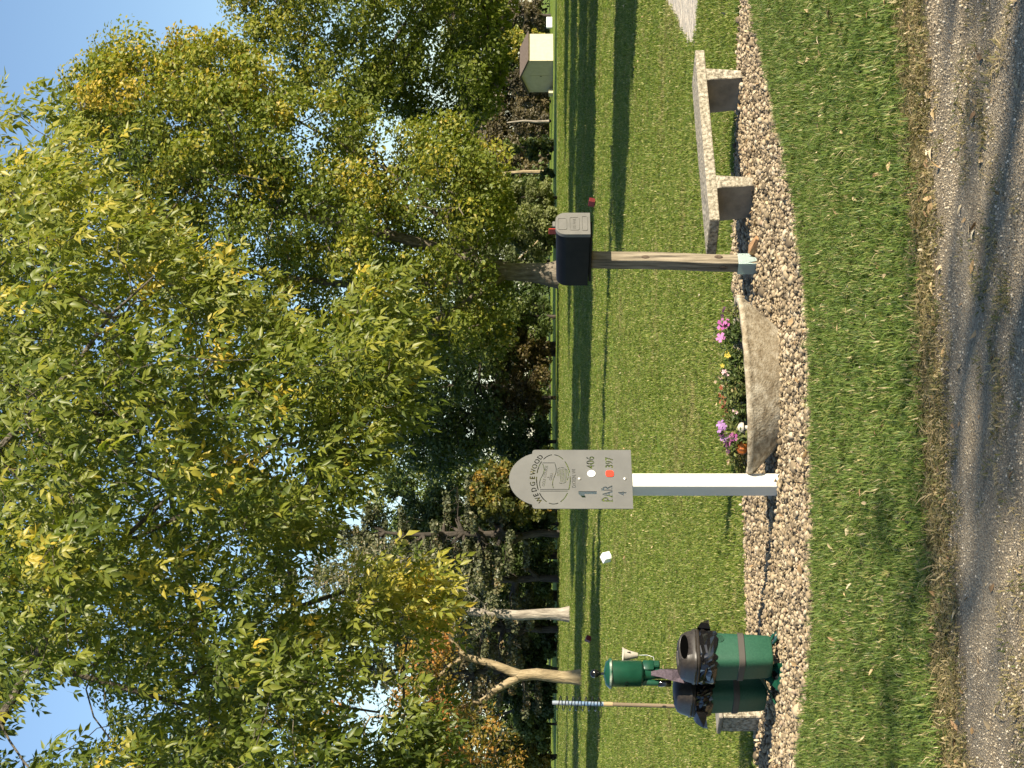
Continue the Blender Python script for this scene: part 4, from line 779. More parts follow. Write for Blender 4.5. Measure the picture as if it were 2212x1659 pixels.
# ---- tee sign
bs = gp(612, 1688); sign = empty('tee_sign', (bs[0], bs[1], 0), YAW, 'grey steel golf tee sign with cut-out lettering on a white square post', 'sign')
post = box('post', (0, 0, 0.665), (0.104, 0.104, 1.33), M_white, sign, 0.006, 2)
zb = 0.955                                          # sign bottom above ground
hw, hs, cr_ = 0.234, 0.634, 0.018
out = [(-hw, 0), (hw, 0)] + [(hw - cr_ + cr_ * math.cos(a), hs - cr_ + cr_ * math.sin(a)) for a in np.linspace(0, math.pi / 2, 5)]
rd = (0.2025 ** 2 + 0.148 ** 2) / (2 * 0.148); a0 = math.asin(0.148 / rd - 1) if rd < 0.148 else math.asin((0.148 - rd) / rd); cyd = hs + 0.148 - rd
th0 = math.atan2(hs - cyd, 0.2025)
out += [(rd * math.cos(a), cyd + rd * math.sin(a)) for a in np.linspace(th0, math.pi - th0, 28)]
out += [(-hw + cr_ - cr_ * math.sin(a), hs - cr_ + cr_ * math.cos(a)) for a in np.linspace(0, math.pi / 2, 5)]
loops = [np.array(out)]
ox, oz, oa, ob = -0.002, 0.500, 0.196, 0.107          # oval of the emblem
for k in range(9):
    a = np.linspace(k * 40 + 4, k * 40 + 36, 10) * math.pi / 180
    loops.append(band(np.stack([ox + oa * np.cos(a), oz + ob * np.sin(a)], 1), 0.0062))
bars = []
word = 'WEDGEWOOD'; angs = np.linspace(138, 37, 9); ea, eb = oa + 0.013, ob + 0.011
for ch, a in zip(word, angs):
    t_ = math.radians(a); px, pz_ = ox + ea * math.cos(t_), oz + eb * math.sin(t_); tang = math.atan2(-eb * math.cos(t_), ea * math.sin(t_)); tang = math.atan2(eb * math.cos(t_) * -1, ea * math.sin(t_))
    loops.append(heavy(xf(text_loops(ch, 0.046, 0.0), px, pz_, tang, 1.0)))
    if ch in 'DOG': bars.append((px - 0.016 * math.sin(tang), pz_ + 0.016 * math.cos(tang), tang))
# flag, pole and lettering on it
fx0, fx1 = -0.078, 0.128
for xx in (-0.083, -0.097): loops.append(band(np.stack([np.full(5, xx), np.linspace(0.408, 0.585, 5)], 1), 0.0040))
fr = lambda x: (x - fx0) / (fx1 - fx0)
xs = np.linspace(fx0 + 0.004, fx1 - 0.006, 18)
top = np.stack([xs, np.array([0.578 + 0.012 * math.sin(2 * math.pi * fr(x) + 0.2) - 0.010 * fr(x) for x in xs])], 1); loops.append(band(top, 0.0042))
bot = np.stack([xs, np.array([0.497 + 0.010 * math.sin(2 * math.pi * fr(x) + 0.2) - 0.008 * fr(x) for x in xs])], 1); loops.append(band(bot, 0.0042))
loops.append(band(np.stack([np.full(5, fx1), np.linspace(bot[-1, 1], top[-1, 1], 5)], 1), 0.0040))
loops.append(xf(text_loops('GOLF COURSE', 0.026, 0.0006), 0.022, 0.545, -0.13, 0.98)); loops.append(xf(text_loops('&', 0.018, 0.0003), 0.012, 0.5285, 0.0)); loops.append(xf(text_loops('GRILL', 0.026, 0.0006), 0.018, 0.5055, -0.16, 0.95))
# golf ball: outline and rows of dimples as zigzag cuts
bx, bz = 0.027, 0.446
for k in range(10):
    a = np.radians(np.linspace(k * 36 - 60, k * 36 - 60 + 29, 8)); arc = np.stack([bx + 0.064 * np.cos(a), bz + 0.042 * np.sin(a)], 1)
    if arc[:, 1].max() < 0.482: loops.append(band(arc, 0.0042))
for row in range(7):
    zz = bz + 0.026 - row * 0.0095; hwid = 0.057 * math.sqrt(max(0.02, 1 - ((zz - bz) / 0.042) ** 2)) * 0.95; x0_ = -hwid if row > 1 else -0.1 * hwid
    k = int((hwid - x0_) / 0.0065) + 2; x_ = np.linspace(x0_, hwid, k); loops.append(band(np.stack([bx + x_, zz + 0.0030 * (np.arange(k) % 2) - 0.004 * (x_ / hwid) ** 2], 1), 0.0032))
loops.append(xf(text_loops('DARIEN, WI', 0.033, 0.0002), 0.004, 0.358, 0.0, 0.85))
loops.append(np.array([(-0.097, 0.227), (-0.120, 0.227), (-0.120, 0.306), (-0.147, 0.296), (-0.147, 0.318), (-0.118, 0.342), (-0.097, 0.342)]))
loops.append(heavy(xf(text_loops('406', 0.072, 0.0), 0.132, 0.238, 0.0, 0.92), 1)); loops.append(heavy(xf(text_loops('397', 0.068, 0.0), 0.130, 0.119, 0.0, 0.86), 1)); loops.append(heavy(xf(text_loops('4', 0.070, 0.0), -0.116, 0.041, 0.0, 0.95), 1))
loops.append(heavy(xf(text_loops('PAR', 0.091, 0.0), -0.118, 0.127, 0.0, 0.80), 1))
for xx, ww, zz in ((-0.168, 0.026, 0.1275), (-0.166, 0.020, 0.192), (-0.134, 0.020, 0.1275), (-0.100, 0.020, 0.1275), (-0.082, 0.022, 0.1275), (-0.060, 0.016, 0.1275), (-0.084, 0.020, 0.192)): loops.append(np.array([(xx - ww / 2, zz), (xx + ww / 2, zz), (xx + ww / 2, zz + 0.0045), (xx - ww / 2, zz + 0.0045)]))
CELL = 0.0015; nxs, nzs = int(2 * hw / CELL), int(0.79 / CELL); gxs = -hw + (np.arange(nxs) + 0.5) * CELL; gzs = (np.arange(nzs) + 0.5) * CELL; GX, GZ = np.meshgrid(gxs, gzs); PT = np.stack([GX.ravel(), GZ.ravel()], 1)
solid = in_poly(PT, loops[0]); cutm = np.zeros(len(PT), bool)
for grp in loops[1:]:
    grp = grp if isinstance(grp, list) else [grp]; c_ = np.zeros(len(PT), bool); al_ = np.vstack(grp); lo_, hi_ = al_.min(0) - CELL, al_.max(0) + CELL; bb_ = np.where((PT > lo_).all(1) & (PT < hi_).all(1))[0]
    sub = np.zeros(len(bb_), bool)
    for l in grp: sub ^= in_poly(PT[bb_], l)
    c_[bb_] = sub
    if len(grp) and getattr(grp, 'grow', 0):
        g2 = c_.reshape(nzs, nxs)
        for _ in range(grp.grow):
            q_ = g2.copy(); q_[1:] |= g2[:-1]; q_[:-1] |= g2[1:]; q_[:, 1:] |= g2[:, :-1]; q_[:, :-1] |= g2[:, 1:]; g2 = q_
        c_ = g2.ravel()
    cutm |= c_
for px, pz_, tg in bars:
    d_ = PT - [px, pz_]; u_ = d_[:, 0] * math.cos(tg) + d_[:, 1] * math.sin(tg); w_ = -d_[:, 0] * math.sin(tg) + d_[:, 1] * math.cos(tg); cutm &= ~((np.abs(u_) < 0.0018) & (np.abs(w_) < 0.026))
for px, pz_ in ((0.109, 0.262), (0.134, 0.262), (0.160, 0.262), (0.128, 0.142), (-0.122, 0.152), (-0.086, 0.150), (-0.158, 0.152), (-0.128, 0.070)): cutm &= ~((np.abs(PT[:, 0] - px) < 0.0018) & (np.abs(PT[:, 1] - pz_) < 0.030))
S_ = (solid & ~cutm).reshape(nzs, nxs); Vp, Fp = [], []
def quad(*p):
    k = len(Vp); Vp.extend(p); Fp.append((k, k + 1, k + 2, k + 3))
def runs(m): e = np.flatnonzero(np.diff(np.concatenate([[0], m.astype(np.int8), [0]]))); return list(zip(e[::2], e[1::2]))
TH = 0.0025
for r_ in range(nzs):
    z0, z1 = r_ * CELL, (r_ + 1) * CELL
    for a_, b_ in runs(S_[r_]):
        x0, x1 = -hw + a_ * CELL, -hw + b_ * CELL
        quad((x0, -TH, z0), (x1, -TH, z0), (x1, -TH, z1), (x0, -TH, z1)); quad((x1, TH, z0), (x0, TH, z0), (x0, TH, z1), (x1, TH, z1)); quad((x0, TH, z0), (x0, -TH, z0), (x0, -TH, z1), (x0, TH, z1)); quad((x1, -TH, z0), (x1, TH, z0), (x1, TH, z1), (x1, -TH, z1))
for r_ in range(nzs + 1):
    lo_ = S_[r_ - 1] if r_ > 0 else np.zeros(nxs, bool); hi_ = S_[r_] if r_ < nzs else np.zeros(nxs, bool); z0 = r_ * CELL
    for a_, b_ in runs(lo_ & ~hi_): x0, x1 = -hw + a_ * CELL, -hw + b_ * CELL; quad((x0, -TH, z0), (x1, -TH, z0), (x1, TH, z0), (x0, TH, z0))
    for a_, b_ in runs(hi_ & ~lo_): x0, x1 = -hw + a_ * CELL, -hw + b_ * CELL; quad((x0, TH, z0), (x1, TH, z0), (x1, -TH, z0), (x0, -TH, z0))
plate2 = mesh_np('plate', Vp, Fp)
sp_ = link('sign_plate', plate2, M_steel, sign, (0, -0.0575, zb)); sp_['label'] = 'grey plate with rounded top and cut-out letters'
for xx, zz, mt, nm in ((0.040, 0.258, M_whitep, 'white_dot'), (0.040, 0.141, M_redp, 'red_dot')):
    o = link(nm, move(lathe([(0.026, -0.003), (0.026, 0.003)], 20, p=2.0 if nm == 'white_dot' else 3.0), UPR), mt, sp_, (xx, -0.0045, zz))
for zz in (0.335, 0.046): link('bolt', move(lathe([(0.010, 0), (0.010, 0.004), (0.006, 0.008), (0.001, 0.009)], 12), UPR), M_bolt, sp_, (0.0, -0.003, zz))

# ---- mailbox on a wooden post
bmb = gp(1089, 1641); mb = empty('mailbox', (bmb[0], bmb[1], 0), YAW + R(1.5), 'black mailbox with grey door on a weathered wooden post beside the bench', 'mailbox')
lean = Matrix.Rotation(R(2.3), 4, 'Y')
bmx = bmesh.new(); box_bm(bmx, (0, 0, 0.60), (0.090, 0.090, 1.20), None, 0.004)
for e in [e for e in bmx.edges if abs((e.verts[0].co - e.verts[1].co).z) > 0.5]: pass
bmesh.ops.subdivide_edges(bmx, edges=[e for e in bmx.edges if abs((e.verts[0].co - e.verts[1].co).z) > 0.5], cuts=14)
for v in bmx.verts: v.co.x += 0.0022 * math.sin(v.co.z * 9 + 1); v.co.y += 0.0022 * math.sin(v.co.z * 7.3)
wp = link('post', move(bm_mesh(bmx, 'post'), lean), M_wood, mb)
for (lx, lyy, zz, ax) in ((0.012, -0.046, 0.29, 0), (-0.046, 0.004, 0.255, 1), (-0.010, -0.046, 0.80, 0)):
    k_ = lathe([(0.020, 0), (0.018, 0.004), (0.008, 0.005)], 14); k_.transform(Matrix.Diagonal((0.75, 1.5, 1, 1))); k_.transform(UPR if ax == 0 else Matrix.Rotation(-math.pi / 2, 4, 'Y') @ Matrix.Rotation(math.pi / 2, 4, 'Z')); k_.transform(lean @ Matrix.Translation((lx, lyy, zz))); link('knot', k_, M_knot, wp)
# torn sleeve of pale green vinyl round the foot
g = np.random.default_rng(5); bmx = bmesh.new(); side = 0.0515; per_ = []
for s_ in range(4):
    c0 = [(-1, -1), (1, -1), (1, 1), (-1, 1)][s_]; c1 = [(1, -1), (1, 1), (-1, 1), (-1, -1)][s_]
    for k in range(7): f = k / 7; per_.append((side * (c0[0] + (c1[0] - c0[0]) * f), side * (c0[1] + (c1[1] - c0[1]) * f)))
low = []; tears = [0.02, 0.09, 0.03, 0.0, 0.01, 0.075, 0.05]
for i, p in enumerate(per_): low.append((tears[i % 7] if i < 7 else 0.008 * g.random()))
vt = [bmx.verts.new((p[0], p[1], 0.155)) for p in per_]; vl = [bmx.verts.new((p[0], p[1], z_)) for p, z_ in zip(per_, low)]
for i in range(len(per_)): bmx.faces.new((vl[i], vl[(i + 1) % len(per_)], vt[(i + 1) % len(per_)], vt[i]))
bmesh.ops.solidify(bmx, geom=bmx.faces[:], thickness=0.003); link('post_sleeve', bm_mesh(bmx, 'sleeve'), M_sleeve, mb)['label'] = 'torn pale green sleeve round the post foot'
# the box: an arch-topped loft along y, door to the front (-y)
def arch(w, h, y, n=18, z0=0.0, r=0.075):
    pts = [(-w, y, z0), (w, y, z0)]
    for a in np.linspace(0, math.pi / 2, 7): pts.append((w - r + r * math.cos(a), y, z0 + h - r + r * math.sin(a)))
    for a in np.linspace(math.pi / 2, math.pi, 7): pts.append((-w + r + r * math.cos(a), y, z0 + h - r + r * math.sin(a)))
    return np.array(pts)
zt = 1.195; px0 = math.tan(R(2.3)) * zt; boxm = loft([arch(0.103, 0.232, -0.32, z0=zt), arch(0.100, 0.226, 0.0, z0=zt + 0.003), arch(0.097, 0.220, 0.165, z0=zt + 0.006)], True, True, 35); boxm.transform(Matrix.Translation((px0, 0, 0)))
bx_ = link('box', boxm, M_black, mb)
box('mounting_board', (px0, -0.07, zt - 0.009), (0.15, 0.44, 0.018), M_black, mb, 0.004)
dr = loft([arch(0.107, 0.238, -0.345, z0=zt - 0.003, r=0.07), arch(0.108, 0.240, -0.338, z0=zt - 0.004, r=0.07), arch(0.108, 0.240, -0.318, z0=zt - 0.004, r=0.07)], True, True, 30); dr.transform(Matrix.Translation((px0, 0, 0)))
def rr_loop(x0, x1, z0, z1, r):
    pts = []
    for cx_, cz_, s0 in ((x1 - r, z1 - r, 0), (x0 + r, z1 - r, 90), (x0 + r, z0 + r, 180), (x1 - r, z0 + r, 270)):
        for a in np.linspace(s0, s0 + 90, 4): pts.append((cx_ + r * math.cos(R(a)), cz_ + r * math.sin(R(a))))
    return np.array(pts)
door = link('door', dr, M_door, mb); door['label'] = 'grey door with raised panels'
for x0, x1, z0, z1 in ((-0.062, 0.052, 0.158, 0.222), (-0.068, 0.062, 0.072, 0.140), (-0.072, 0.072, 0.014, 0.056)):
    o_, i_ = rr_loop(x0, x1, z0, z1, 0.012), rr_loop(x0 + 0.004, x1 - 0.004, z0 + 0.004, z1 - 0.004, 0.009); m_ = fill([o_, i_], 0.002); m_.transform(UPR); link('panel_moulding', m_, M_door, door, (px0, -0.3465, zt))
m_ = fill(text_loops('U.S. MAIL', 0.026, 0.0003), 0.0012); m_.transform(UPR); link('lettering', m_, M_door, door, (px0 - 0.003, -0.3460, zt + 0.098))
box('door_catch', (px0, -0.335, zt + 0.245), (0.05, 0.018, 0.022), M_door, door, 0.004)
fl = box('flag', (px0 + 0.115, -0.16, zt + 0.250), (0.008, 0.055, 0.062), M_flag, mb, 0.003); box('flag_arm', (px0 + 0.1125, -0.16, zt + 0.16), (0.008, 0.018, 0.14), M_flag, fl, 0.002)
# wood splinter beside the post
bw = gp(1121, 1642); spl = loft([[(-0.10, -0.03, 0.01), (-0.10, 0.03, 0.012), (-0.10, 0.02, 0.04), (-0.10, -0.02, 0.035)], [(0, -0.04, 0.012), (0, 0.035, 0.012), (0, 0.03, 0.055), (0, -0.03, 0.05)], [(0.14, -0.02, 0.015), (0.14, 0.02, 0.015), (0.14, 0.012, 0.035), (0.14, -0.012, 0.035)]], True, False)
M_redwood = noisy('split_wood', [(0.3, (0.22, 0.11, 0.05)), (0.55, (0.44, 0.26, 0.13)), (0.75, (0.56, 0.38, 0.22))], 8, 0.85, 0.6, 6, (0.6, 6, 6))
o = link('wood_splinter', spl, M_redwood, None, (bw[0], bw[1], 0.025), (0.0, 0.1, R(-60))); tag(o, 'reddish split wood chunk at the foot of the mailbox post', 'wood')

# ---- concrete bench
bb = np.array([1.138, 12.84]); by = R(40.3); bench = empty('concrete_bench', (bb[0], bb[1], 0), by, 'rough concrete bench on two slab legs right of the mailbox', 'bench')
def roughen(me, amp, seed, cuts=0):
    g_ = np.random.default_rng(seed); bmx = bmesh.new(); bmx.from_mesh(me)
    if cuts: bmesh.ops.subdivide_edges(bmx, edges=bmx.edges[:], cuts=cuts, use_grid_fill=True)
    for v in bmx.verts: v.co += Vector(g_.normal(0, amp, 3))
    me2 = bpy.data.meshes.new('rough'); bmx.to_mesh(me2); bmx.free(); return me2
bmx = bmesh.new(); box_bm(bmx, (0.91, 0.18, 0.326), (1.82, 0.36, 0.070), None, 0.008, 2); link('seat', roughen(bm_mesh(bmx), 0.0012, 1, 3), M_conc, bench)
for xc in (0.40, 1.56):
    bmx = bmesh.new(); vs = [bmx.verts.new(p) for p in ((xc - 0.035, 0.012, -0.03), (xc + 0.035, 0.012, -0.03), (xc + 0.035, 0.335, -0.03), (xc - 0.035, 0.335, -0.03), (xc - 0.075, 0.004, 0.292), (xc + 0.055, 0.004, 0.292), (xc + 0.055, 0.345, 0.292), (xc - 0.075, 0.345, 0.292))]
    for f in ((0, 1, 2, 3), (4, 5, 6, 7), (0, 1, 5, 4), (1, 2, 6, 5), (2, 3, 7, 6), (3, 0, 4, 7)): bmx.faces.new([vs[k] for k in f])
    bmesh.ops.bevel(bmx, geom=bmx.edges[:], offset=0.006, segments=1, affect='EDGES'); me = roughen(bm_mesh(bmx), 0.001, 2, 2); lg = link('leg', me, M_conc, bench); me.materials.append(M_conc2)
    for p_ in me.polygons:
        if abs(p_.normal.x) > 0.8: p_.material_index = 1

# ---- concrete block behind the bins
bk = gp(78, 1652); blk = empty('concrete_block', (bk[0] + 0.12, bk[1] + 0.20, 0), YAW, 'low concrete pedestal with a thin cap behind the litter bins', 'pedestal')
bmx = bmesh.new(); box_bm(bmx, (0, 0, 0.13), (0.24, 0.20, 0.30), None, 0.008, 1); me = roughen(bm_mesh(bmx), 0.001, 4, 3); link('body', me, M_conc, blk)
bmx = bmesh.new(); box_bm(bmx, (0, 0, 0.295), (0.265, 0.225, 0.026), None, 0.005, 1); link('cap', roughen(bm_mesh(bmx), 0.001, 5, 2), M_conc2, blk)

# ---- round planter, tilted a little, with flowers
pl = empty('planter', (0.0, 11.90, -0.010), 0, 'wide weathered concrete bowl planter between sign and mailbox', 'planter'); pl.rotation_euler = (R(0.5), R(-3.2), 0)
prof = [(0.30, 0.0), (0.365, 0.004), (0.385, 0.03), (0.47, 0.12), (0.555, 0.205), (0.572, 0.225), (0.585, 0.232), (0.590, 0.250), (0.584, 0.262), (0.560, 0.266), (0.540, 0.258), (0.52, 0.20), (0.50, 0.19)]
me = loft([circ(r_, z_, 72, ry=r_ * 0.50) for r_, z_ in prof], True, True, 50); g = np.random.default_rng(8)
for v in me.vertices: v.co += Vector(g.normal(0, 0.0012, 3))
link('bowl', me, M_plant_c, pl)
M_soil = noisy('potting_soil', [(0.3, (0.02, 0.015, 0.01)), (0.7, (0.07, 0.05, 0.035))], 30, 0.95, 0.8)
link('soil', loft([circ(r_, z_, 40, ry=r_ * 0.5) for r_, z_ in ((0.535, 0.185), (0.535, 0.228), (0.3, 0.24), (0.01, 0.245))]), M_soil, pl)
M_pleaf = leaf_mat('bedding_leaf', [(0.0, (0.035, 0.06, 0.018)), (0.45, (0.085, 0.125, 0.032)), (0.75, (0.19, 0.20, 0.06)), (1.0, (0.36, 0.27, 0.13))], 0.3, 0.5, 0.3)
M_stem = plain('green_stem', (0.09, 0.12, 0.04), 0.6)
def pet_mat(nm, c1, c2): return leaf_mat(nm, [(0.0, c1), (1.0, c2)], 0.25, 0.6, 0.3)
M_pink = pet_mat('petal_magenta', (0.40, 0.09, 0.30), (0.55, 0.20, 0.44)); M_yel = pet_mat('petal_yellow', (0.48, 0.37, 0.03), (0.58, 0.47, 0.07)); M_pale = pet_mat('petal_pale_pink', (0.58, 0.34, 0.38), (0.72, 0.52, 0.52)); M_rst = pet_mat('petal_rust', (0.20, 0.045, 0.02), (0.36, 0.11, 0.05)); M_vio = pet_mat('petal_violet', (0.27, 0.11, 0.34), (0.44, 0.26, 0.50)); M_dkp = pet_mat('petal_plum', (0.05, 0.015, 0.05), (0.12, 0.04, 0.10)); M_tan = pet_mat('petal_dried', (0.30, 0.2, 0.13), (0.48, 0.36, 0.26))
def flower_mesh(r, n, seed, cup=0.25):
    g_ = np.random.default_rng(seed); V = [(0, 0, 0)]; F = []
    for k in range(n):
        a = 2 * math.pi * k / n + g_.normal(0, 0.05); w = math.pi / n * 0.95; rr_ = r * g_.uniform(0.85, 1.1); i = len(V); z_ = cup * r * g_.uniform(0.6, 1.3)
        V += [(0.55 * rr_ * math.cos(a - w), 0.55 * rr_ * math.sin(a - w), z_ * 0.8), (rr_ * math.cos(a - w * 0.5), rr_ * math.sin(a - w * 0.5), z_), (rr_ * math.cos(a + w * 0.5), rr_ * math.sin(a + w * 0.5), z_ * 0.9), (0.55 * rr_ * math.cos(a + w), 0.55 * rr_ * math.sin(a + w), z_ * 0.8)]
        F += [(0, i, i + 1), (0, i + 1, i + 2), (0, i + 2, i + 3)]
    return mesh_np('petals', V, F, np.repeat(g_.random(n), 3))
def plant(label, U, V, D, h, wid, blooms, petal, seed, nleaf=150, fr=0.022, tint=0.42, name='bedding_plant'):
    """a clump of leafy stems rooted in the bowl with blooms near the top"""
    D = 11.90 + (D - 12.05) * 0.5; g_ = np.random.default_rng(seed); top = at(U, V, D); b_ = np.array([top[0], D, 0.228]); rt = empty(name, b_, 0, label, 'plant', None); ms = []; LV_, LF_, LT_ = [], [], []; hh = max(0.05, top[2] - b_[2]) if h is None else h
    ns = 11; nleaf = int(nleaf * 2.4); wid = wid * 1.35; C = []; NN = []
    for k in range(ns):
        a = g_.uniform(0, 6.283); r_ = wid * math.sqrt(g_.random()); tip_ = np.array([r_ * math.cos(a), r_ * math.sin(a), hh * g_.uniform(0.55, 1.0)]); bs_ = tip_ * np.array([0.35, 0.35, 0]); md = (tip_ + bs_) / 2 + g_.normal(0, 0.01, 3); ms.append(tube([bs_, md, tip_], [0.0022, 0.0018, 0.0012], 4))
        m_ = nleaf // ns
        for s_ in g_.uniform(0.15, 1, m_): C.append(bs_ + (tip_ - bs_) * s_ + g_.normal(0, 0.018, 3)); NN.append(g_.normal(0, 0.6, 3) + [0, -0.2, 0.8])
    link('stems', join(ms), M_stem, rt); C = np.array(C); Vq, Fq = leaf_quads(C, 0.032 * g_.uniform(0.6, 1.3, len(C)), np.array(NN), g_, 0.5); link('foliage', mesh_np('foliage', Vq, Fq, np.repeat(np.clip(g_.normal(tint, 0.16, len(C)), 0, 1), 2)), M_pleaf, rt)
    for k in range(blooms):
        a = g_.uniform(0, 6.283); r_ = wid * 0.8 * math.sqrt(g_.random()); p_ = np.array([r_ * math.cos(a), r_ * math.sin(a) - 0.012, hh * g_.uniform(0.72, 1.05)])
        link('bloom', flower_mesh(fr * g_.uniform(0.85, 1.15), 5, seed * 10 + k, 0.2), petal, rt, p_, (R(50) + g_.normal(0, 0.3), g_.normal(0.3, 0.3), 0))
plant('magenta petunia with a large bloom at the right of the planter', 945, 1556, 12.0, None, 0.055, 3, M_pink, 1, 110, 0.038)
plant('withered plum stalk at the right rim of the planter', 985, 1562, 12.15, None, 0.04, 3, M_dkp, 2, 50, 0.014, 0.7)
plant('leafy filler with yellow blooms right of the planter centre', 884, 1560, 11.95, None, 0.05, 4, M_yel, 3, 150, 0.017, 0.45)
plant('tall sparse plant with a few yellow flowers behind the petunia', 925, 1538, 12.35, None, 0.07, 1, M_yel, 4, 90, 0.013, 0.6)
plant('pale pink blooms at the middle of the planter', 842, 1562, 11.9, None, 0.06, 5, M_pale, 5, 150, 0.016, 0.5)
plant('bushy green plant with dried pink heads behind the planter middle', 832, 1546, 12.2, None, 0.09, 5, M_tan, 6, 170, 0.014, 0.5)
plant('rust-red flower heads left of the planter middle', 805, 1556, 11.95, None, 0.055, 5, M_rst, 7, 140, 0.018, 0.45)
plant('bright leafy green plant at the front of the planter', 820, 1574, 11.8, None, 0.07, 0, M_rst, 8, 170, 0.02, 0.50)
plant('brown and green plant left of the rust flowers', 770, 1560, 12.05, None, 0.07, 5, M_rst, 9, 150, 0.012, 0.55)
plant('low green plant with small white buds in the planter', 765, 1583, 11.8, None, 0.06, 4, M_pale, 10, 130, 0.011, 0.45)
plant('violet petunia at the left of the planter', 733, 1546, 11.9, None, 0.055, 4, M_vio, 11, 70, 0.032, 0.5)
plant('magenta petunia drooping over the orange gourd', 711, 1574, 11.75, None, 0.04, 3, M_pink, 12, 50, 0.030, 0.5)
plant('plum-dark drooping petunia leaves at the left of the planter', 703, 1560, 11.85, None, 0.05, 4, M_dkp, 13, 60, 0.024, 0.5)
plant('straw-coloured spent plant at the left rim of the planter', 672, 1572, 12.0, None, 0.06, 3, M_tan, 14, 80, 0.014, 0.72)
plant('thin grassy plant at the far left of the planter', 650, 1590, 12.15, None, 0.05, 0, M_tan, 15, 80, 0.014, 0.6)
# orange gourd and pale mushroom ornament
def at_soil(U, V, D): return at(U, V, D)
M_gourd = noisy('orange_gourd', [(0.3, (0.28, 0.075, 0.012)), (0.7, (0.42, 0.13, 0.022))], 12, 0.5, 0.1); go_ = at(694, 1600, 11.78); rt = empty('gourd', (go_[0], go_[1], 0.22), 0, 'small ribbed orange gourd at the left front of the planter', 'gourd')
rings = []
for z_, r_ in ((0.0, 0.018), (0.012, 0.04), (0.035, 0.05), (0.058, 0.044), (0.072, 0.022), (0.070, 0.008)):
    t_ = np.linspace(0, 2 * np.pi, 40, endpoint=False); k_ = r_ * (1 - 0.12 * np.abs(np.sin(t_ * 5))); rings.append(np.stack([k_ * np.cos(t_), k_ * np.sin(t_), np.full(40, z_)], 1))
link('flesh', loft(rings), M_gourd, rt); link('stalk', tube([(0, 0, 0.066), (0.004, 0, 0.085), (0.014, 0, 0.098)], [0.007, 0.005, 0.004], 7), M_stem, rt)
mo = at(735, 1600, 11.76); rt = empty('garden_ornament', (mo[0], mo[1], 0.205), 0, 'pale cream mushroom-shaped ornament in the planter', 'ornament')
link('cap', lathe([(0.006, 0.052), (0.034, 0.046), (0.037, 0.056), (0.028, 0.074), (0.012, 0.084), (0.001, 0.086)], 20), M_cream, rt); link('stem', lathe([(0.020, 0.0), (0.016, 0.02), (0.012, 0.054)], 16), M_cream, rt)

# ---- tee console: ball washer and two litter bins on one stand
cb = np.array([-1.86, 11.90]); con = empty('tee_console', (cb[0], cb[1], 0), YAW, 'green ball washer between two green litter bins on one stand', 'litter stand')
link('column', lathe([(0.034, 0.02), (0.034, 0.74)], 20), M_knobm, con)
# arched cast foot
foot = []
for k in range(4):
    a = k * math.pi / 2 + math.pi / 4; d_ = np.array([math.cos(a), math.sin(a)]); w_ = np.array([-d_[1], d_[0]]); rings = []
    for r_, z_, hw_, th in ((0.035, 0.115, 0.040, 0.03), (0.08, 0.085, 0.045, 0.022), (0.14, 0.055, 0.060, 0.014), (0.20, 0.025, 0.085, 0.012), (0.235, 0.004, 0.095, 0.010)):
        c_ = d_ * r_; rings.append([(c_[0] + w_[0] * hw_, c_[1] + w_[1] * hw_, z_), (c_[0] - w_[0] * hw_, c_[1] - w_[1] * hw_, z_), (c_[0] - w_[0] * hw_, c_[1] - w_[1] * hw_, z_ + th), (c_[0] + w_[0] * hw_, c_[1] + w_[1] * hw_, z_ + th)])
    fm = loft(rings, True, True, 35); cut = lathe([(0.034, -0.1), (0.034, 0.25)], 14); cut.transform(Matrix.Translation((d_[0] * 0.175, d_[1] * 0.175, 0)) @ Matrix.Rotation(a, 4, 'Z') @ Matrix.Diagonal((1.2, 0.9, 1, 1))); link('foot', bool_diff(fm, [cut]), M_greenp, con, (0.02, -0.03, 0.012))
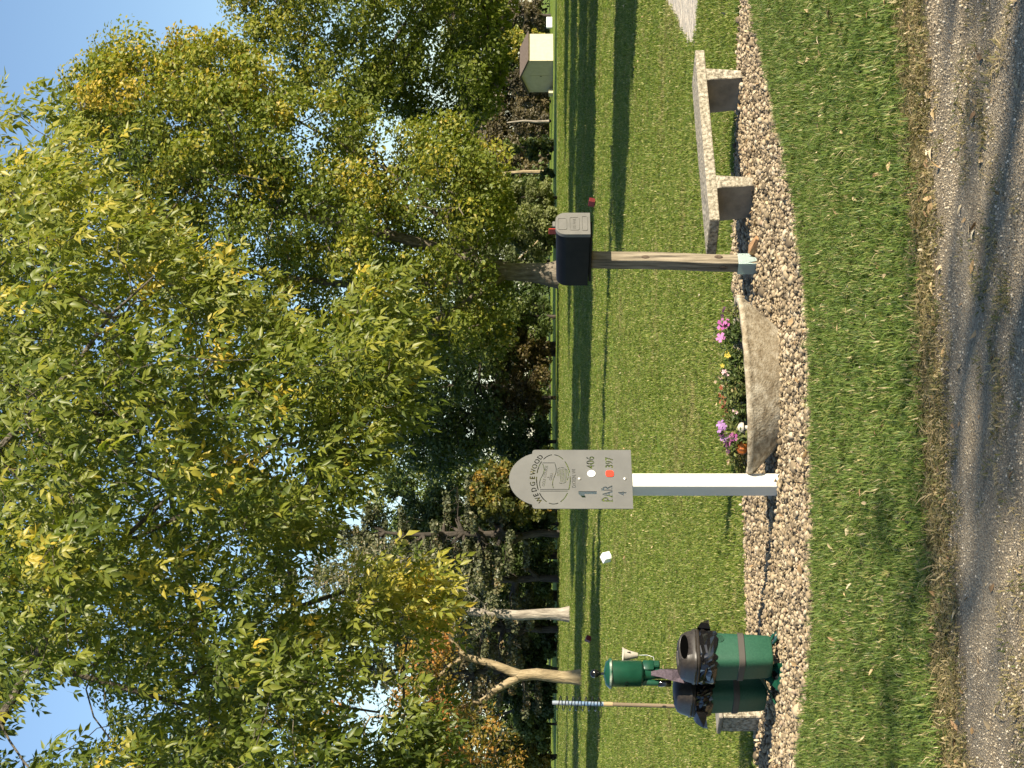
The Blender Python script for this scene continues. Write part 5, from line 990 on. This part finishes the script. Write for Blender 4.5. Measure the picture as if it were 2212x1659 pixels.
def bin_part(yc, nm, flip, seed):
    g_ = np.random.default_rng(seed); S = 1 if not flip else -1
    prof_ = [(0.085, 0.075), (0.104, 0.082), (0.112, 0.10), (0.120, 0.28), (0.128, 0.50), (0.128, 0.54)]; b_ = link('bin', loft([circ(r_, z_, 48, 0, yc, 4.6) for r_, z_ in prof_], True, True, 40), M_green, con); b_['label'] = nm
    link('strap', loft([circ(0.1235, 0.255, 48, 0, yc, 4.6), circ(0.1255, 0.257, 48, 0, yc, 4.6), circ(0.1275, 0.293, 48, 0, yc, 4.6), circ(0.1235, 0.295, 48, 0, yc, 4.6)], False), M_strap, b_)
    # liner bag spilling out under the lid: crumpled film
    nb = 44; rings = []; kn = g_.random((7, 15)); zs = [0.548, 0.530, 0.512, 0.492, 0.470, 0.450, 0.430]
    for i, z_ in enumerate(zs):
        c_ = circ(0.133, z_, nb, 0, yc, 4.2); dv = c_[:, :2] - [0, yc]; dv /= np.linalg.norm(dv, axis=1)[:, None]; amp = [0.002, 0.014, 0.018, 0.016, 0.018, 0.014, 0.005][i]
        fold_ = np.interp(np.arange(nb) / nb * 15, np.arange(16), np.append(kn[i], kn[i][0])) * 0.75 + 0.25 * g_.random(nb); c_[:, :2] += dv * (fold_ * amp * 1.7)[:, None]; c_[:, 2] += g_.normal(0, 0.004 if i < 6 else 0.009, nb); rings.append(c_)
    bag = loft(rings, False, False); bg_ = link('bag', bag, M_bag, b_)
    ya = yc - 0.06 * S; xs_ = 0.135 * S; fl_ = loft([[(xs_, ya - 0.07, 0.545), (xs_, ya + 0.08, 0.54), (xs_ + 0.004 * S, ya + 0.07, 0.455), (xs_ + 0.004 * S, ya - 0.05, 0.46)], [(xs_ + 0.05 * S, ya - 0.05, 0.52), (xs_ + 0.045 * S, ya + 0.05, 0.528), (xs_ + 0.055 * S, ya + 0.05, 0.455), (xs_ + 0.06 * S, ya - 0.03, 0.468)], [(xs_ + 0.098 * S, ya + 0.0, 0.482), (xs_ + 0.098 * S, ya + 0.02, 0.487), (xs_ + 0.104 * S, ya + 0.015, 0.458), (xs_ + 0.104 * S, ya, 0.46)]], True, False); link('bag_end', fl_, M_bag, bg_)
    lid = loft([circ(r_, z_, 56, 0, yc, pp_) for r_, z_, pp_ in ((0.120, 0.538, 4.2), (0.148, 0.540, 4.0), (0.151, 0.550, 4.0), (0.146, 0.556, 4.0), (0.151, 0.562, 4.0), (0.150, 0.574, 4.0), (0.143, 0.582, 3.8), (0.136, 0.618, 3.6), (0.122, 0.648, 3.3), (0.085, 0.668, 3.0), (0.03, 0.676, 2.4))], True, True, 45)
    lid.materials.append(M_lid); lid.materials.append(M_black); c1 = lathe([(0.06, -0.07), (0.06, 0.06)], 28); c1.materials.append(M_lid); c1.materials.append(M_black); c1.polygons.foreach_set('material_index', np.ones(len(c1.polygons), np.int32)); c1.transform(Matrix.Translation((0.0, yc - 0.132 * S, 0.640)) @ Matrix.Rotation(R(62) * S, 4, 'X') @ Matrix.Diagonal((1.45, 0.5, 1, 1)))
    c2 = bmesh.new(); box_bm(c2, (-0.015, yc - 0.03 * S, 0.680), (0.12, 0.055, 0.045), None, 0.012, 2)
    ld = link('lid', bool_diff(lid, [c1, bm_mesh(c2)]), M_lid, b_); c3 = lathe([(0.0585, -0.0705), (0.0585, -0.012)], 28); c3.transform(Matrix.Translation((0.0, yc - 0.132 * S, 0.640)) @ Matrix.Rotation(R(62) * S, 4, 'X') @ Matrix.Diagonal((1.45, 0.5, 1, 1))); link('slot_dark_plug', c3, M_slotdark, ld)  # solid plug in the lid slot, its black standing in for the dark inside
    return b_
rb = bin_part(-0.205, 'sunlit front bin with a black bag under its brown lid', False, 11); lb_ = bin_part(0.205, 'shaded rear bin with a black bag under its lid', True, 12)
# embossed ring and letters on the sunlit bin
ring = fill([circ(0.027, 0, 32)[:, :2], circ(0.0245, 0, 32)[:, :2]], 0.0014); ring.transform(UPR); em = link('emblem', ring, M_green, rb, (0.058, -0.3335, 0.410))
for tx, dz in (('PAR', 0.004), ('AIDE', -0.0165)):
    m_ = fill(text_loops(tx, 0.017, 0.0002), 0.0012); m_.transform(UPR); m_.transform(Matrix.Translation((0.058, -0.3335, 0.410 + dz))); link('emblem_letters', m_, M_green, rb)
m_ = fill([np.array([(-0.025, -0.0008), (0.025, -0.0008), (0.025, 0.0008), (-0.025, 0.0008)])], 0.0012); m_.transform(UPR); link('emblem_bar', m_, M_green, rb, (0.058, -0.3335, 0.410))
wash = link('ball_washer', lathe([(0.030, 0.70), (0.034, 0.80), (0.045, 0.87), (0.078, 0.885), (0.084, 0.895), (0.085, 1.075), (0.094, 1.080), (0.096, 1.094), (0.088, 1.102), (0.075, 1.118), (0.040, 1.126), (0.026, 1.130)], 36), M_greenp, con); wash['label'] = 'green enamel ball washer drum'
M_rim = noisy('chipped_rim', [(0.42, (0.03, 0.10, 0.065)), (0.56, (0.40, 0.44, 0.36)), (0.75, (0.62, 0.62, 0.54))], 9, 0.5, 0.1); link('rim', lathe([(0.0955, 1.080), (0.0975, 1.083), (0.0975, 1.092), (0.0955, 1.095)], 36, cap=False), M_rim, wash)
link('knob', lathe([(0.010, 1.128), (0.007, 1.148), (0.012, 1.156), (0.024, 1.170), (0.0295, 1.186), (0.024, 1.205), (0.012, 1.215), (0.001, 1.217)], 24), M_knobm, wash)
bmx = bmesh.new(); box_bm(bmx, (0.035, -0.02, 0.845), (0.075, 0.07, 0.075), None, 0.012, 2); box_bm(bmx, (0.050, -0.02, 0.80), (0.05, 0.055, 0.06), None, 0.008, 1); link('bracket', bm_mesh(bmx, 'bracket', True, 35), M_greenp, wash)
link('spout', lathe([(0.020, 0.70), (0.022, 0.715), (0.022, 0.775), (0.014, 0.785)], 16, -0.06, 0.02), M_knobm, wash); link('sight_pipe', lathe([(0.020, 0.77), (0.020, 0.90)], 14, -0.055, 0.02), M_greenp, wash)
ov = fill([circ(0.024, 0, 28, ry=0.012)[:, :2], circ(0.021, 0, 28, ry=0.0095)[:, :2]], 0.0015); ov.transform(UPR); ov.transform(Matrix.Translation((0, -0.0853, 0.985))); ov.transform(Matrix.Rotation(R(-82), 4, 'Z')); link('badge', ov, M_black, wash)
# towel
tw_ = loft([[(-0.045, -0.055, 0.83), (-0.02, -0.062, 0.83), (-0.02, -0.05, 0.83), (-0.045, -0.045, 0.83)], [(-0.062, -0.06, 0.77), (-0.018, -0.085, 0.77), (-0.005, -0.06, 0.77), (-0.05, -0.045, 0.77)], [(-0.085, -0.055, 0.70), (-0.03, -0.095, 0.70), (-0.005, -0.06, 0.70), (-0.06, -0.035, 0.70)], [(-0.105, -0.05, 0.60), (-0.04, -0.06, 0.60), (0.0, -0.05, 0.60), (-0.07, -0.03, 0.60)]], True, False); tw2 = link('towel', tw_, M_towel, con)
# white cone cup on a wire
cup = link('cone_cup', lathe([(0.014, 0.0), (0.016, 0.002), (0.030, 0.055), (0.046, 0.092), (0.050, 0.094), (0.050, 0.100), (0.044, 0.099), (0.012, 0.01)], 28, cap=True), M_cream, con, (0.150, 0.020, 0.905)); cup['label'] = 'white cone-shaped cup on a thin wire'
link('wire', tube([(0, 0, 0.004), (0.002, 0, -0.06), (-0.02, -0.01, -0.10), (-0.115, -0.03, -0.105)], 0.0022, 6), M_bolt, cup)
box('slot', (0.0, -0.034, 0.060), (0.006, 0.006, 0.022), M_black, cup)

# ---- coil pole behind the bins
pb = np.array([(129 - 829.5) / FPX * 12.45, 12.45]); cpz = empty('coil_pole', (pb[0], pb[1], 0), 0, 'brown and blue pole wrapped in a wire coil behind the bins', 'pole'); LN = Matrix.Rotation(R(1.5), 4, 'Y')
M_pole = noisy('worn_wood_pole', [(0.3, (0.13, 0.095, 0.06)), (0.7, (0.25, 0.19, 0.125))], 8, 0.7, 0.3, 6, (4, 4, 0.4)); M_blue = noisy('worn_blue_pole', [(0.35, (0.10, 0.20, 0.36)), (0.52, (0.24, 0.29, 0.36)), (0.7, (0.30, 0.28, 0.27))], 10, 0.5, 0.1, 6, (2, 2, 0.6)); M_tape = plain('tan_tape', (0.38, 0.28, 0.15), 0.7)
link('handle', move(lathe([(0.0135, -0.02), (0.0135, 1.06)], 14), LN), M_pole, cpz); link('tape', move(lathe([(0.0165, 1.05), (0.0165, 1.112)], 14), LN), M_tape, cpz); link('blue_section', move(lathe([(0.0150, 1.105), (0.0150, 1.44), (0.013, 1.456)], 14), LN), M_blue, cpz)
th_ = np.linspace(0, 7 * 2 * math.pi, 180); hel = np.stack([0.047 * np.cos(th_), 0.047 * np.sin(th_), 1.445 - 0.30 * th_ / th_[-1]], 1); hel = np.vstack([hel, [(0.02, -0.03, 1.135), (-0.03, -0.055, 1.128), (-0.075, -0.06, 1.128), (-0.09, -0.05, 1.137), (-0.075, -0.05, 1.143), (-0.04, -0.045, 1.14)]])
link('wire_coil', move(tube(hel, 0.0034, 6), LN), M_knobm, cpz)

# ---- tee markers
def marker(U, V, side, tilt, rz, mat, label):
    b_ = gp(U, V); o = empty('tee_marker', (b_[0], b_[1], 0), rz, label, 'tee marker'); bmx = bmesh.new(); box_bm(bmx, (0, 0, 0), (side, side, side), None, side * 0.05, 2); me = bm_mesh(bmx); me.transform(Matrix.Rotation(tilt[0], 4, 'X') @ Matrix.Rotation(tilt[1], 4, 'Y')); zm = -min(v.co.z for v in me.vertices); me.transform(Matrix.Translation((0, 0, zm + 0.012))); link('cube', me, mat, o)
    link('spike', lathe([(0.004, -0.05), (0.006, zm * 0.6)], 8), M_bolt, o)
M_maroon = noisy('maroon_paint', [(0.3, (0.10, 0.012, 0.016)), (0.7, (0.16, 0.02, 0.024))], 10, 0.5, 0.05)
marker(455, 1324, 0.165, (R(16), R(-24)), R(38), M_whitep, 'white tilted tee marker cube on the lawn left of the sign')
marker(279, 1280, 0.145, (R(14), R(20)), R(30), M_maroon, 'dark red tee marker cube in front of the forked trunk')
marker(1222, 1288, 0.165, (R(8), R(6)), R(50), M_maroon, 'dark red tee marker cube in the shade right of the mailbox')

# ---- shed
ds = 150.0; bsd = at(1528, 1195.5, ds); bsd[2] = 0; shed = empty('shed', bsd, R(39), 'small cream garden shed with a brown gable roof on the far lawn', 'shed')
M_cream2 = noisy('cream_siding', [(0.3, (0.44, 0.395, 0.27)), (0.7, (0.52, 0.47, 0.33))], 3, 0.7, 0.1); M_roof = noisy('brown_shingle', [(0.3, (0.085, 0.062, 0.046)), (0.7, (0.15, 0.115, 0.09))], 8, 0.9, 0.5); M_trim = plain('dark_trim', (0.03, 0.03, 0.03), 0.6)
# local frame: corner at origin, long wall along +x (faces -y, sunlit), gable wall along +y (faces -x)
Lw, Gw, Hw, Hr = 3.3, 3.3, 2.05, 0.62; bmx = bmesh.new(); A = [bmx.verts.new(p) for p in ((0, 0, 0), (Lw, 0, 0), (Lw, Gw, 0), (0, Gw, 0), (0, 0, Hw), (Lw, 0, Hw), (Lw, Gw, Hw), (0, Gw, Hw), (0, Gw / 2, Hw + Hr), (Lw, Gw / 2, Hw + Hr))]
for f in ((0, 1, 5, 4), (1, 2, 6, 9, 5), (2, 3, 7, 6), (3, 0, 4, 8, 7)): bmx.faces.new([A[k] for k in f])
link('wall', bm_mesh(bmx), M_cream2, shed); sl = math.atan2(Hr, Gw / 2)
for s_ in (0, 1):
    bmx = bmesh.new(); L_ = math.hypot(Hr, Gw / 2) + 0.18; box_bm(bmx, (Lw / 2, (L_ / 2 - 0.18) , 0.035), (Lw + 0.3, L_, 0.06)); me = bm_mesh(bmx); me.transform(Matrix.Translation((0, 0, Hw)) @ Matrix.Rotation(sl, 4, 'X'))
    if s_: me.transform(Matrix.Translation((0, Gw, 0)) @ Matrix.Diagonal((1, -1, 1, 1))); me.flip_normals()
    link('roof', me, M_roof, shed)
dr_ = box('door', (-0.012, Gw * 0.68, 0.98), (0.03, 1.3, 1.9), M_cream2, shed); box('handle', (-0.04, Gw * 0.50, 1.0), (0.03, 0.04, 0.16), M_trim, dr_)
for s_ in (0, 1): box('corner_trim', (0.0 if not s_ else 0.0, 0.0 if not s_ else Gw, Hw / 2), (0.09, 0.09, Hw - 0.02), M_cream2, shed)
for yy, rot_ in ((Gw / 4, sl), (Gw * 3 / 4, -sl)): box('barge_board', (0, 0, 0), (0.05, Gw / 2 / math.cos(sl) + 0.1, 0.12), M_trim, shed, m=Matrix.Translation((-0.10, yy, Hw + Hr / 2 - 0.01)) @ Matrix.Rotation(rot_, 4, 'X'))
box('step_box', (-0.5, 3.0, 0.18), (0.5, 0.4, 0.36), M_cream2, shed)
o = box('utility_box', (0, 0, 0.25), (0.9, 0.5, 0.5), M_whitep, None, 0.02); pu = at(1610, 1190, 158); o.location = (pu[0], pu[1], 0); tag(o, 'small white box on the far grass right of the shed', 'box')
# ---- cut logs at the far tree line
M_logend = noisy('cut_log', [(0.3, (0.40, 0.31, 0.20)), (0.7, (0.62, 0.52, 0.38))], 6, 0.8, 0.3); M_logbark = M_bark_mid
for k, (U, V, D, r_, L_, rz, lb) in enumerate([(322, 1187, 160, 0.27, 0.7, 0.3, 'big pale cut log at the right end of the log pile'), (309, 1189, 161, 0.24, 0.8, 0.5, 'short pale log next to the big one in the pile'), (290, 1190, 160, 0.26, 1.3, 1.9, 'tan log lying lengthwise in the pile'), (276, 1190, 159, 0.24, 0.7, 0.2, 'grey log end at the left of the pile'), (285, 1181, 162, 0.2, 0.6, 0.4, 'upper left pale log resting on the pile'), (297, 1181, 161, 0.18, 0.9, 2.2, 'thin pale log resting on top of the pile')]):
    p_ = at(U, V, D); up_ = 0.44 if k >= 4 else 0.0; o = empty('log', (p_[0], p_[1], up_), rz, lb, 'log', 'cut logs at the tree line'); bmx = lathe([(r_, -L_ / 2), (r_, L_ / 2)], 12); bmx.transform(Matrix.Translation((0, 0, r_)) @ Matrix.Rotation(math.pi / 2, 4, 'X')); link('bark', bmx, M_logbark, o)
    for s_ in (-1, 1): e_ = lathe([(r_ * 0.96, -0.01), (r_ * 0.96, 0.01)], 12); e_.transform(Matrix.Translation((0, s_ * (L_ / 2 + 0.005), r_)) @ Matrix.Rotation(math.pi / 2, 4, 'X')); link('cut_end', e_, M_logend, o)
